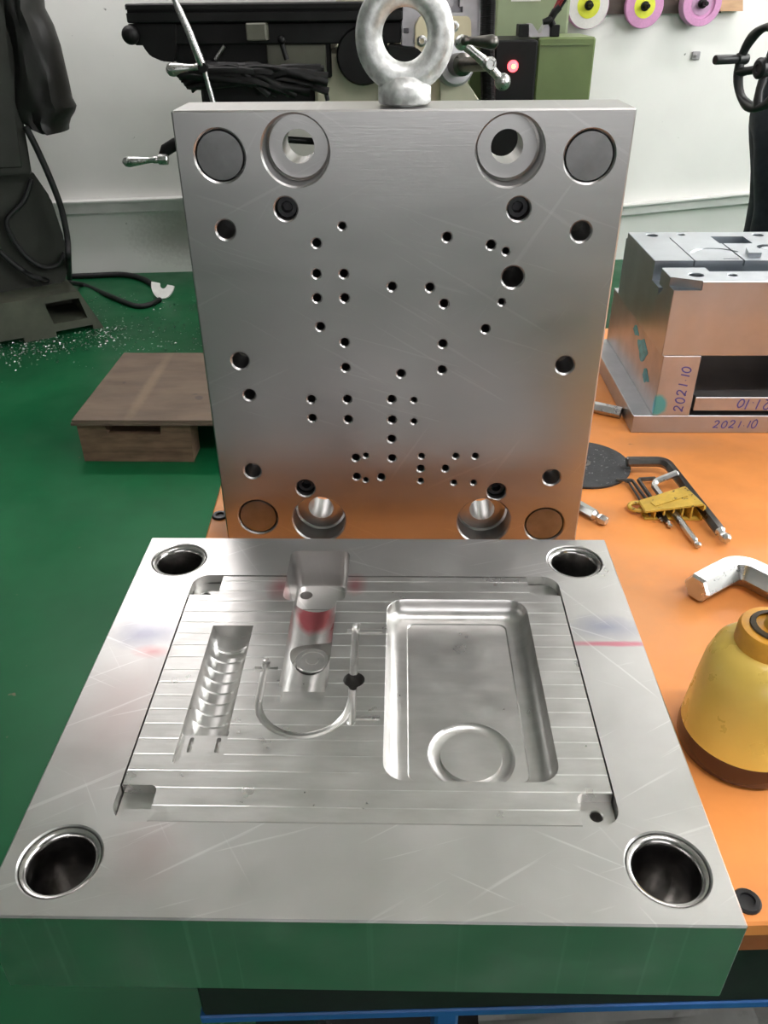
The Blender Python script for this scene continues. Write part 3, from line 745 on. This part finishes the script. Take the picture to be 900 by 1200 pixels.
# metal chips, uncountable
b = B(); rnd = random.Random(11)
m_chip = M('metal_chips', (0.42, 0.42, 0.41), 0.35, 1, var=0.1, scale=40)
for k in range(900):
    if k < 620:
        px = rnd.uniform(-10, 150); py = 392+rnd.gauss(0, 1)*13-px*.12+14
        if py < 384-(px-122)*.16: py = 384-(px-122)*.16+rnd.random()*18
    else: px = rnd.uniform(100, 245); py = rnd.uniform(345, 412)
    p = fl(px, py); s = rnd.uniform(.002, .0065); a = rnd.uniform(0, PI); e = rnd.uniform(.2, .6)
    d = Vector((math.cos(a), math.sin(a), 0))*s; n_ = Vector((-d.y, d.x, 0))*e
    z = Vector((0, 0, rnd.uniform(.001, .006)))
    v = [b.verts.new(p+x) for x in (-d+Vector((0, 0, .0004)), n_+z, d+Vector((0, 0, .0004)), -n_+z*.5)]
    b.faces.new((v[0], v[1], v[2])); b.faces.new((v[0], v[2], v[3]))
tag(obj('metal_chips', b, m_chip, None, 0), 'bright metal chips strewn on the floor around the machine base', 'metal chips', None, 'stuff')

# ================================================================== milling machine behind
m_cast = M('beige_machine_paint', (0.50, 0.48, 0.36), 0.5, 0, var=0.12, scale=7)
m_lav = M('scraped_iron', (0.42, 0.41, 0.43), 0.4, 0.6, var=0.1, scale=20)
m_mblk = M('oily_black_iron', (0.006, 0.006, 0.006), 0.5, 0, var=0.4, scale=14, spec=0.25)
m_olive = M('olive_panel', (0.10, 0.10, 0.075), 0.55, 0, var=0.2, scale=10)
YL = 3.0
mill = thing('milling_machine', 'knee milling machine with black table and bright crank handles', 'milling machine', (aty(330, 110, YL).x, YL+.5, ZF))
mo = Vector(mill.location)
def pbox(x0, y0, x1, y1, Yp, th, bev=.004):
    a = aty((x0+x1)/2, y0, Yp); c = aty((x0+x1)/2, y1, Yp); l = aty(x0, (y0+y1)/2, Yp); r = aty(x1, (y0+y1)/2, Yp)
    b = B(); box(b, l.x-mo.x, r.x-mo.x, Yp-mo.y, Yp+th-mo.y, c.z-mo.z, a.z-mo.z, bev); return b
def ppoly(px, Yp, th, bev=0):
    b = B(); extrude(b, [aty(x, y, Yp)-mo for x, y in px], (0, th, 0))
    if bev: bmesh.ops.bevel(b, geom=b.edges[:], offset=bev, segments=2, affect='EDGES')
    return b
tb = pbox(147, 3, 472, 26, YL, .30)
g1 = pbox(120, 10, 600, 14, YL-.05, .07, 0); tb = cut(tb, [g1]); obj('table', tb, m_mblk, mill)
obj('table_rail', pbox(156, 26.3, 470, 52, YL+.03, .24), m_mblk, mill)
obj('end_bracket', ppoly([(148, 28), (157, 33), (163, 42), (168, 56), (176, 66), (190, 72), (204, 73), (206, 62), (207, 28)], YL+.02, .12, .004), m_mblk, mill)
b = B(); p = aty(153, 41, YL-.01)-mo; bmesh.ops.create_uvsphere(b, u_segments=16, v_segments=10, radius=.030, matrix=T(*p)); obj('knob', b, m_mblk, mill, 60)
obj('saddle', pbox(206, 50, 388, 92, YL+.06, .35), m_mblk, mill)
obj('saddle_panel', pbox(313, 51, 382, 86, YL+.045, .02), m_olive, mill)
obj('switch_box', pbox(288, 27, 312, 48, YL-.03, .08), m_olive, mill)
obj('knee', pbox(372, 58, 446, 300, YL+.09, .40, .012), m_cast, mill)
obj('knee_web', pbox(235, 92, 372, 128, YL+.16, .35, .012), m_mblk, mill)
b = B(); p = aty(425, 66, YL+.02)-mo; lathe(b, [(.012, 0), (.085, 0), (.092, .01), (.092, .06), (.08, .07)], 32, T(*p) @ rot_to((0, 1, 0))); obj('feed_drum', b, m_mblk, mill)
b = B(); box(b, .02, .56, .02, .50, 0, .16, .02); obj('base', b, m_cast, mill)
b = B(); box(b, .16, .50, .10, .50, .10, 2.1, .03); obj('column', b, m_cast, mill)
# right end of the table: slotted iron plate, beige gear cover, screws, shaft and crank
lv = pbox(470, -30, 564, 56, YL+.02, .18)
cs = [pbox(512, -40, 518, 13, YL-.05, .15, 0), pbox(533, -40, 541, 13, YL-.05, .15, 0), pbox(507, 8, 521, 15, YL-.05, .15, 0), pbox(530, 8, 544, 15, YL-.05, .15, 0), pbox(473, 34, 479, 40, YL-.05, .15, 0)]
obj('end_plate', cut(lv, cs), m_lav, mill)
m_cream = M('cream_cover_paint', (0.66, 0.58, 0.40), 0.45, 0, var=0.06, scale=12)
cov = obj('gear_cover', ppoly([(486, 30), (492, 19), (549, 19), (552, 24), (553, 70), (540, 118), (486, 118)], YL-.01, .03, .003), m_cream, mill)
for px, py in ((494.5, 48), (532, 31)):
    p = aty(px, py, YL-.012)-mo; b = B(); lathe(b, [(.017, .004), (.017, -.002), (.012, -.004), (.0085, -.004), (.0080, .003)], 20, T(*p) @ rot_to((0, 1, 0)), True, True); sc = obj('cover_screw', b, m_chrome, cov)
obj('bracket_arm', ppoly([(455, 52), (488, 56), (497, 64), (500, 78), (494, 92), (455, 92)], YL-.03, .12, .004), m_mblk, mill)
obj('foot_bracket', ppoly([(516, 92), (545, 92), (550, 100), (562, 118), (516, 125)], YL-.06, .10, .004), m_cast, mill)
axd = Vector((.55, -.83, 0)).normalized()
hubp = aty(531, 76, YL-.05)-mo; hub2 = aty(571, 75, YL-.36)-mo; axd = (hub2-hubp).normalized()
b = B(); lathe(b, [(.062, -.02), (.066, .0), (.066, .03), (.058, .04), (.040, .042)], 32, T(*hubp) @ rot_to(axd)); obj('dial_collar', b, m_lav, mill)
b = B(); lathe(b, [(.035, .03), (.035, .10), (.022, .11), (.020, (hub2-hubp).length)], 24, T(*hubp) @ rot_to(axd)); obj('crank_shaft', b, m_darksteel, mill)
Yh = YL-.36
e1, e2 = aty(541, 50, Yh)-mo, aty(589, 96, Yh)-mo
crk = thing('crank', None, None); crk.parent = mill
b = B(); tube(b, [e1, e1.lerp(hub2, .5), hub2, e2.lerp(hub2, .5), e2], [.014, .013, .017, .013, .014], 14); obj('crank_arm', b, m_chrome, mill, 60)
bpy.data.objects.remove(crk)
b = B(); lathe(b, [(.016, -.03), (.020, -.026), (.020, .028), (.016, .034), (.011, .034), (.010, .030)], 20, T(*hub2) @ rot_to(axd)); obj('crank_hub', b, m_chrome, mill)
b = B(); bmesh.ops.create_uvsphere(b, u_segments=20, v_segments=12, radius=.025, matrix=T(*e2)); obj('crank_ball', b, m_chrome, mill, 60)
b = B(); bmesh.ops.create_uvsphere(b, u_segments=20, v_segments=12, radius=.022, matrix=T(*e1)); obj('crank_ball', b, m_chrome, mill, 60)
def grip(b, a, c, k=1.0):
    a, c = Vector(a), Vector(c); L = (c-a).length
    lathe(b, [(.010*k, 0), (.013*k, L*.04), (.0125*k, L*.14), (.010*k, L*.18), (.0115*k, L*.35), (.017*k, L*.65), (.0195*k, L*.82), (.016*k, L*.94), (.006*k, L)], 20, T(*a) @ rot_to(c-a))
b = B(); grip(b, aty(541, 47, Yh-.03)-mo, aty(584, 50, Yh-.06)-mo, 1.05); obj('crank_grip', b, m_darksteel, mill, 60)
# lever bar leaning across, small handles
YB = YL-.14
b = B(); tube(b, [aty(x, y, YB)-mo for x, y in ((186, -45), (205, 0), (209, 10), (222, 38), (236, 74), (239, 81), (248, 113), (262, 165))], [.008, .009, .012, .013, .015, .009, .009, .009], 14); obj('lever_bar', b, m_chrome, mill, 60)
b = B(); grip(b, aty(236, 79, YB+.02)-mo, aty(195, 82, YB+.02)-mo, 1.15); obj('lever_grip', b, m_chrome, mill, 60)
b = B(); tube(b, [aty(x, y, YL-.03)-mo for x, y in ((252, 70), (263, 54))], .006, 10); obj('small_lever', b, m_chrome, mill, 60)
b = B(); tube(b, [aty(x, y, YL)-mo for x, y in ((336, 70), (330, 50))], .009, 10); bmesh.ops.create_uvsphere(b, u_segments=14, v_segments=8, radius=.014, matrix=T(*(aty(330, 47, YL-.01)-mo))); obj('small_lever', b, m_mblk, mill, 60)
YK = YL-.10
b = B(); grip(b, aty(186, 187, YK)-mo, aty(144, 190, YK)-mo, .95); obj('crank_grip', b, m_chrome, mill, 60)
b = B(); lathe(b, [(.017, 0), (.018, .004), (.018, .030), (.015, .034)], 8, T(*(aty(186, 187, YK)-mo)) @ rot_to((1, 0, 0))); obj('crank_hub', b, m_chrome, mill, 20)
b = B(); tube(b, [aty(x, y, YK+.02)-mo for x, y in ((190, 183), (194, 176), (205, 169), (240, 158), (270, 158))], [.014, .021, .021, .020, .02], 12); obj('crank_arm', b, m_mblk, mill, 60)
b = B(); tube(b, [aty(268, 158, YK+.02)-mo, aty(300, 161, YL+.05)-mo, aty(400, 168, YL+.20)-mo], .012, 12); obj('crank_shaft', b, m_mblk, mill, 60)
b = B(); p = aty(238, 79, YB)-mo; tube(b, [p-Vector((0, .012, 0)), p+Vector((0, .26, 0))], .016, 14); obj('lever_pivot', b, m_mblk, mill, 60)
# black ragged brush bundle lying on the knee
b = B(); rnd = random.Random(5)
for k in range(70):
    s = rnd.random(); x0 = rnd.uniform(225, 300); y0 = rnd.uniform(76, 90)
    d = rnd.uniform(-.06, .03)
    x1 = rnd.uniform(300, 385); y1 = rnd.uniform(80, 112)
    xs = rnd.uniform(204, 226); ys_ = 86+ (xs-204)*rnd.uniform(0, 1.2)
    tube(b, spline([aty(xs, ys_, YL-.06+d), aty(x0, y0+(ys_-86)*.5, YL-.07+d), aty((x0+x1)/2, (y0+y1)/2-2, YL-.08+d), aty(x1, y1, YL-.06+d)], 4), [.003]+[.013]*12, 6)
tag(obj('rag_bundle', b, m_mblk, None, 60), 'black oily ragged bundle hanging below the mill table', 'rag')
cable('cable', 'thin black cable drooping from the mill saddle', [aty(*p, YL-.05) for p in ((330, 78), (355, 78), (370, 84), (379, 97), (384, 118))], .008)

# ================================================================== pale green column, cabinet and what stands there
m_pale = M('pale_green_paint', (0.28, 0.33, 0.20), 0.45, 0, var=0.08, scale=5)
m_grn = M('olive_green_paint', (0.15, 0.20, 0.075), 0.4, 0, var=0.15, scale=6, bump=0.06, bscale=40)
YG = 3.10
def wbox(name, x0, y0, x1, y1, Yp, th, mat, parent, bev=.004, zlow=None, off=None):
    a = aty((x0+x1)/2, y0, Yp); c = aty((x0+x1)/2, y1, Yp); l = aty(x0, (y0+y1)/2, Yp); r = aty(x1, (y0+y1)/2, Yp)
    off = Vector(off) if off is not None else Vector()
    b = B(); box(b, l.x-off.x, r.x-off.x, Yp-off.y, Yp+th-off.y, (c.z if zlow is None else zlow)-off.z, a.z-off.z, bev); return obj(name, b, mat, parent)
mc = thing('machine_column', 'pale green machine column with a paper note behind the control cabinet', 'machine', (aty(620, 60, YG+.35).x, YG+.4, ZF))
off = mc.location
wbox('column', 581, -60, 669, 60, YG+.36, .30, m_pale, mc, .01, ZF, off)
wbox('paper_note', 600, -30, 635, 1.5, YG+.355, .004, m_white, mc, 0, None, off)
cab = thing('control_cabinet', 'olive green control cabinet with black front panel and lit red lamp', 'cabinet', (aty(640, 60, YG).x, YG, ZF))
off = cab.location
wbox('body', 629, 43.5, 695, 112, YG-.02, .32, m_grn, cab, .006, ZF, off)
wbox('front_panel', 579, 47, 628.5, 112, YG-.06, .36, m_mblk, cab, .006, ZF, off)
wbox('lid_seam', 634, 52, 691, 53.2, YG-.026, .010, m_grn, cab, 0, None, off)
m_red = M('lit_red_lamp', (0.9, 0.05, 0.08), 0.3, 0, var=0.02, emit=((1, .06, .07), 5.0))
m_redhot = M('lamp_filament_core', (1, 0.5, 0.1), 0.3, 0, var=0.02, emit=((1, .45, .12), 4.0))
p = aty(601, 77.5, YG-.06)-off
b = B(); lathe(b, [(.019, .004), (.019, -.004), (.0165, -.010)], 24, T(*p) @ rot_to((0, 1, 0)), True, False); ind = obj('indicator_lamp', b, m_red, cab)
b = B(); lathe(b, [(.0163, -.009), (.0145, -.016), (.009, -.021), (.001, -.022)], 24, T(*p) @ rot_to((0, 1, 0)), False, True); obj('lamp_lens', b, m_red, ind)
b = B(); lathe(b, [(.0078, -.020), (.006, -.024), (.001, -.025)], 16, T(*p) @ rot_to((0, 1, 0))); obj('lamp_core', b, m_redhot, ind)
# V block on the cabinet
vz = aty(640, 46, YG).z
vb = thing('vee_block', 'grey steel vee block with black side on the control cabinet', 'vee block', (aty(640, 40, YG+.02).x, YG+.02, aty(640, 43.5, YG-.02).z))
off = vb.location
wbox('side_block', 608, 28.5, 619.8, 46, YG+.0, .08, m_mblk, vb, .002, off.z, off)
b = B(); q = [aty(x, y, YG+.0)-off for x, y in ((620, 28), (624, 28), (632, 40), (640, 28), (644, 28), (644, 44), (620, 44))]
for v in q[-2:]: v.z = 0
extrude(b, q, (0, .08, 0)); obj('vee', b, m_lav, vb)
# lamp arm
la = thing('machine_lamp', 'jointed red and black lamp arm clamped on the cabinet', 'lamp', (aty(650, 40, YG+.1).x, YG+.1, vb.location.z))
off = la.location
wbox('clamp_base', 645, 29, 656, 46, YG-.01, .05, m_mblk, la, .003, off.z, off)
m_redp = M('dark_red_paint', (0.22, 0.02, 0.02), 0.4, 0, var=0.1, scale=20)
b = B(); tube(b, [aty(x, y, YG)-off for x, y in ((648, 30), (645, 23), (650, 14), (656, 8))], [.012, .014, .013, .012], 10); obj('joint', b, m_mblk, la, 60)
for dx, mt_ in ((0, m_redp), (7, m_mblk), (3.5, m_redp)):
    b = B(); tube(b, [aty(x, y, YG+.01*dx/7)-off for x, y in ((648+dx*.8, 14), (662+dx*1.3, -14), (680+dx*1.5, -45))], .0055, 8); obj('arm_rod', b, mt_, la, 60)
b = B(); tube(b, [aty(x, y, YG-.015)-off for x, y in ((636, 26), (643, 24), (647, 21))], [.009, .012, .006], 10); obj('wing_knob', b, m_mblk, la, 60)
# flexible conduit
b = B(); pts = [aty(571.5+.6*math.sin(k*.05), -30+k*.9, YL-.01) for k in range(170)]
tube(b, pts, [.024+.0025*(k % 2) for k in range(170)], 10)
cdt = obj('flexible_conduit', b, m_mblk, None, 0); tag(cdt, 'black ribbed flexible conduit hanging beside the pale green column', 'conduit')
# green post next to the conduit
wb_ = thing('machine_post', 'narrow dark green steel post behind the crank handle', 'post', (aty(560, 100, YL+.28).x, YL+.3, ZF))
wbox('post', 552, -40, 567, 112, YL+.30, .06, m_grn, wb_, .003, ZF, wb_.location)
wbox('post_edge', 567, -40, 569.5, 112, YL+.30, .05, m_pale, wb_, .001, ZF, wb_.location)

# ================================================================== grinding wheels on their rack
m_pinkw = M('pink_abrasive', (0.62, 0.30, 0.52), 0.85, 0, var=0.06, scale=120, bump=0.3, bscale=300)
m_whitew = M('white_abrasive', (0.74, 0.71, 0.70), 0.85, 0, var=0.04, scale=120, bump=0.3, bscale=300)
m_lime = M('yellow_paper_label', (0.72, 0.74, 0.05), 0.6, 0, var=0.05, scale=40)
m_purple = M('mauve_abrasive', (0.50, 0.30, 0.46), 0.85, 0, var=0.06, scale=120, bump=0.3, bscale=300)
wdir = Vector((math.cos(math.atan(WA)), math.sin(math.atan(WA)), 0)); wn = Vector((wdir.y, -wdir.x, 0))
rk = thing('wheel_rack', 'dark wooden rack board with pegs fixed on the wall', 'rack', onwall(770, 5))
ro_ = Vector(rk.location)
def wslab(x0, y0, x1, y1, d0, d1):
    b = B(); q = [onwall(x, y)-ro_ for x, y in ((x0, y1), (x1, y1), (x1, y0), (x0, y0))]
    zz0 = q[0].z; zz1 = q[2].z
    for v, z in zip(q, (zz0, zz0, zz1, zz1)): v.z = z
    extrude(b, [v+wn*d0 for v in q], wn*(d1-d0)); return b
m_dwood = M('dark_stained_board', (0.07, 0.05, 0.04), 0.7, 0, var=0.3, scale=8, stretch=(1, 4, 4))
m_lwood = M('pale_wood', (0.58, 0.36, 0.21), 0.65, 0, var=0.15, scale=10, stretch=(1, 5, 5))
obj('back_board', wslab(672, -40, 842, 17, 0, .025), m_dwood, rk)
obj('wood_block', wslab(838, -30, 864, 13, .002, .06), m_lwood, rk)
def gwheel(px, py, r, th, face, side, label, lab):
    c = onwall(px, py)+wn*(.028+th)
    t = thing('grinding_wheel', label, 'grinding wheel', c, 0, None)
    mm = rot_to(wn)
    b = B(); lathe(b, [(.012, -th), (r, -th), (r, -.002), (r-.002, 0)], 48, mm, False, False); obj('wheel_rim', b, side, t, 40)
    if lab == 'recess':
        b = B(); lathe(b, [(r-.002, 0), (r*.68, .0), (r*.66, -.008), (r*.60, -.010), (.012, -.010)], 48, mm, False, False); obj('wheel_face', b, face, t, 30)
        b = B(); lathe(b, [(r*.52, -.011), (r*.52, -.0085), (.012, -.0085)], 40, mm, True, False); obj('paper_label', b, m_purple, t)
    else:
        b = B(); lathe(b, [(r-.002, 0), (.012, 0)], 48, mm, False, False); obj('wheel_face', b, face, t)
        b = B(); lathe(b, [(r*.55, 0), (r*.55, .0012), (.012, .0012)], 40, mm, True, False); obj('paper_label', b, m_lime, t)
    b = B(); lathe(b, [(.018, -.01), (.020, .006), (.018, .010), (.010, .011), (.009, .05), (.007, .052)], 20, mm); obj('centre_peg', b, m_mblk, t)
    return t
gwheel(685, 6, .094, .040, m_whitew, m_pinkw, 'white-faced grinding wheel with yellow label hung beside lamp arm', 'yellow')
gwheel(751, 7, .088, .026, m_pinkw, m_pinkw, 'pink grinding wheel with yellow label, middle one on the rack', 'yellow')
gwheel(815, 4, .090, .055, m_pinkw, m_purple, 'mauve recessed grinding wheel hung next to the pale wood block', 'recess')
hk = onwall(815, 65); b = B(); box(b, -.02, .02, -.012, 0, -.018, .018, .004); lathe(b, [(.006, 0), (.006, .02)], 10, T(0, -.01, 0) @ rot_to((0, -1, 0)))
tag(obj('wall_hook', b, m_lav, None, 35, hk), 'small grey wall hook plate below the grinding wheels', 'hook')

# ================================================================== handwheel on the right
YW = 2.45
hwc = aty(893, 80, YW); nW = Vector((-.955, -.295, 0)).normalized()
m_hw = M('black_handwheel', (0.022, 0.023, 0.024), 0.4, 0, var=0.2, scale=30)
sg = thing('surface_grinder', 'grey machine saddle carrying a black spoked handwheel with handle', 'machine', (hwc.x+.45, hwc.y+.15, ZF))
so = Vector(sg.location); hc_ = hwc-so
ua = Vector((-nW.y, nW.x, 0)); va = Vector((0, 0, 1))
b = B(); RH = .102; rr = []
for k in range(48):
    a = 2*PI*k/48; rad = ua*math.cos(a)+va*math.sin(a); cen = hc_+rad*RH
    wv = 1+.22*math.sin(2*PI*k/8)
    rr.append([cen+rad*.0130*wv*math.cos(t)+nW*.0135*math.sin(t) for t in [2*PI*j/12 for j in range(12)]])
rr.append(rr[0]); rings(b, rr, False, False); bmesh.ops.remove_doubles(b, verts=b.verts[:], dist=1e-6)
hwl = obj('handwheel', b, m_hw, sg, 60)
for k, a in enumerate((math.radians(-80), math.radians(55), math.radians(190))):
    rad = ua*math.cos(a)+va*math.sin(a); b = B(); tube(b, [hc_-nW*.012+rad*.015, hc_+rad*.06, hc_+rad*RH], [.013, .011, .014], 10); obj('spoke', b, m_hw, hwl, 60)
b = B(); lathe(b, [(.020, -.04), (.026, -.03), (.028, .010), (.020, .016), (.012, .016), (.011, .012)], 24, T(*hc_) @ rot_to(nW)); obj('hub', b, m_hw, hwl)
hp = aty(875, 75, YW-.03)-so; hp = hc_+(ua*math.cos(math.radians(170))+va*math.sin(math.radians(170)))*RH
b = B(); lathe(b, [(.014, -.02), (.016, -.012), (.016, .012), (.0105, .014), (.0105, .020), (.0125, .024), (.0130, .085), (.0120, .089)], 20, T(*hp) @ rot_to(nW)); obj('handle', b, m_hw, hwl)
b = B(); tube(b, [hc_, hc_-nW*.50], .016, 14); obj('feed_shaft', b, m_darksteel, sg, 60)
b = B(); box(b, -.02, .5, -.25, .15, 0, 1.25, .02); obj('saddle_body', b, m_base, sg)

# ================================================================== person behind
YP = 3.28
pl = aty(880, 190, YP); pxc = pl.x+.085
m_cloth = M('navy_work_clothes', (0.010, 0.014, 0.022), 0.8, 0, var=0.25, scale=18, bump=0.5, bscale=14)
m_skin = M('skin', (0.55, 0.33, 0.23), 0.5, 0, var=0.05, scale=20)
m_hair = M('black_hair', (0.015, 0.012, 0.010), 0.6, 0, var=0.2, scale=60)
me = bpy.data.meshes.new('person'); 
V = []; E_ = []; Rr = []
def pv(p, r, prev=None):
    V.append(p); Rr.append(r); i = len(V)-1
    if prev is not None: E_.append((prev, i))
    return i
pel = pv((0, .01, .93), (.165, .135)); wa = pv((0, 0, 1.08), (.150, .105), pel); ch = pv((0, -.01, 1.30), (.165, .115), wa); nb = pv((0, 0, 1.45), (.08, .07), ch)
nk = pv((0, -.01, 1.52), (.05, .05), nb); hd = pv((0, -.02, 1.60), (.075, .09), nk); ht = pv((0, -.015, 1.72), (.065, .08), hd)
for s in (-1, 1):
    h = pv((s*.085, .02, .80), (.105, .125), pel); k = pv((s*.095, -.03, .50), (.080, .090), h); k2 = pv((s*.098, -.03, .45), (.078, .088), k); an = pv((s*.105, -.03, .09), (.070, .078), k2)
    ft = pv((s*.11, -.10, .045), (.045, .04), an); to = pv((s*.115, -.18, .035), (.042, .03), ft)
    sh = pv((s*.17, 0, 1.40), (.062, .062), ch); el = pv((s*.20, -.06, 1.14), (.046, .046), sh); wr = pv((s*.16, -.26, 1.06), (.032, .03), el); pm = pv((s*.15, -.33, 1.06), (.040, .022), wr)
    for f_ in range(4): 
        a1 = pv((s*.15+(f_-1.5)*.019, -.385, 1.055), (.0085, .0085), pm); pv((s*.15+(f_-1.5)*.019, -.415+.006*abs(f_-1.5), 1.035), (.008, .008), a1)
    t1 = pv((s*.15-s*.045, -.345, 1.065), (.0095, .0095), pm); pv((s*.15-s*.055, -.375, 1.055), (.009, .009), t1)
me.from_pydata(V, E_, []); 
pt = bpy.data.objects.new('tmp_person', me); COL.objects.link(pt)
sk = pt.modifiers.new('s', 'SKIN'); sk.use_smooth_shade = True
for i, v in enumerate(me.skin_vertices[0].data if me.skin_vertices else []): v.radius = Rr[i]
if not me.skin_vertices:
    bm_ = bmesh.new(); bm_.from_mesh(me); lay = bm_.verts.layers.skin.verify()
    for i, v in enumerate(bm_.verts): v[lay].radius = Rr[i]; v[lay].use_root = (i == 0)
    bm_.to_mesh(me); bm_.free()
else:
    me.skin_vertices[0].data[0].use_root = True
sb = pt.modifiers.new('d', 'SUBSURF'); sb.levels = 2; sb.render_levels = 2
dg = bpy.context.evaluated_depsgraph_get(); dg.update()
pm_ = bpy.data.meshes.new_from_object(pt.evaluated_get(dg)); bpy.data.objects.remove(pt)
for v in pm_.vertices:
    if v.co.z < 1.5 and not (v.co.y < -.27):
        d = noise.noise(v.co*9)*.010; v.co.x += d; v.co.y += d*.6
pm_.materials.clear()
po = obj_me('person', pm_, m_cloth, None, 0)
pm_.polygons.foreach_set('use_smooth', [True]*len(pm_.polygons))
m_shoe = m_black
for m_ in (m_skin, m_hair, m_shoe): pm_.materials.append(m_)
for p in pm_.polygons:
    c = p.center
    if c.z > 1.485: p.material_index = 2 if (c.z > 1.66 or (c.y > .02 and c.z > 1.55)) else 1
    elif c.y < -.28 and c.z > .9: p.material_index = 1
    elif c.z < .075: p.material_index = 3
po.location = (pxc, YP, ZF); po.rotation_euler = (0, 0, math.radians(75))
tag(po, 'person in dark navy work clothes standing behind the mould half', 'person')
zmin = min(v.co.z for v in pm_.vertices); po.location.z = ZF-zmin
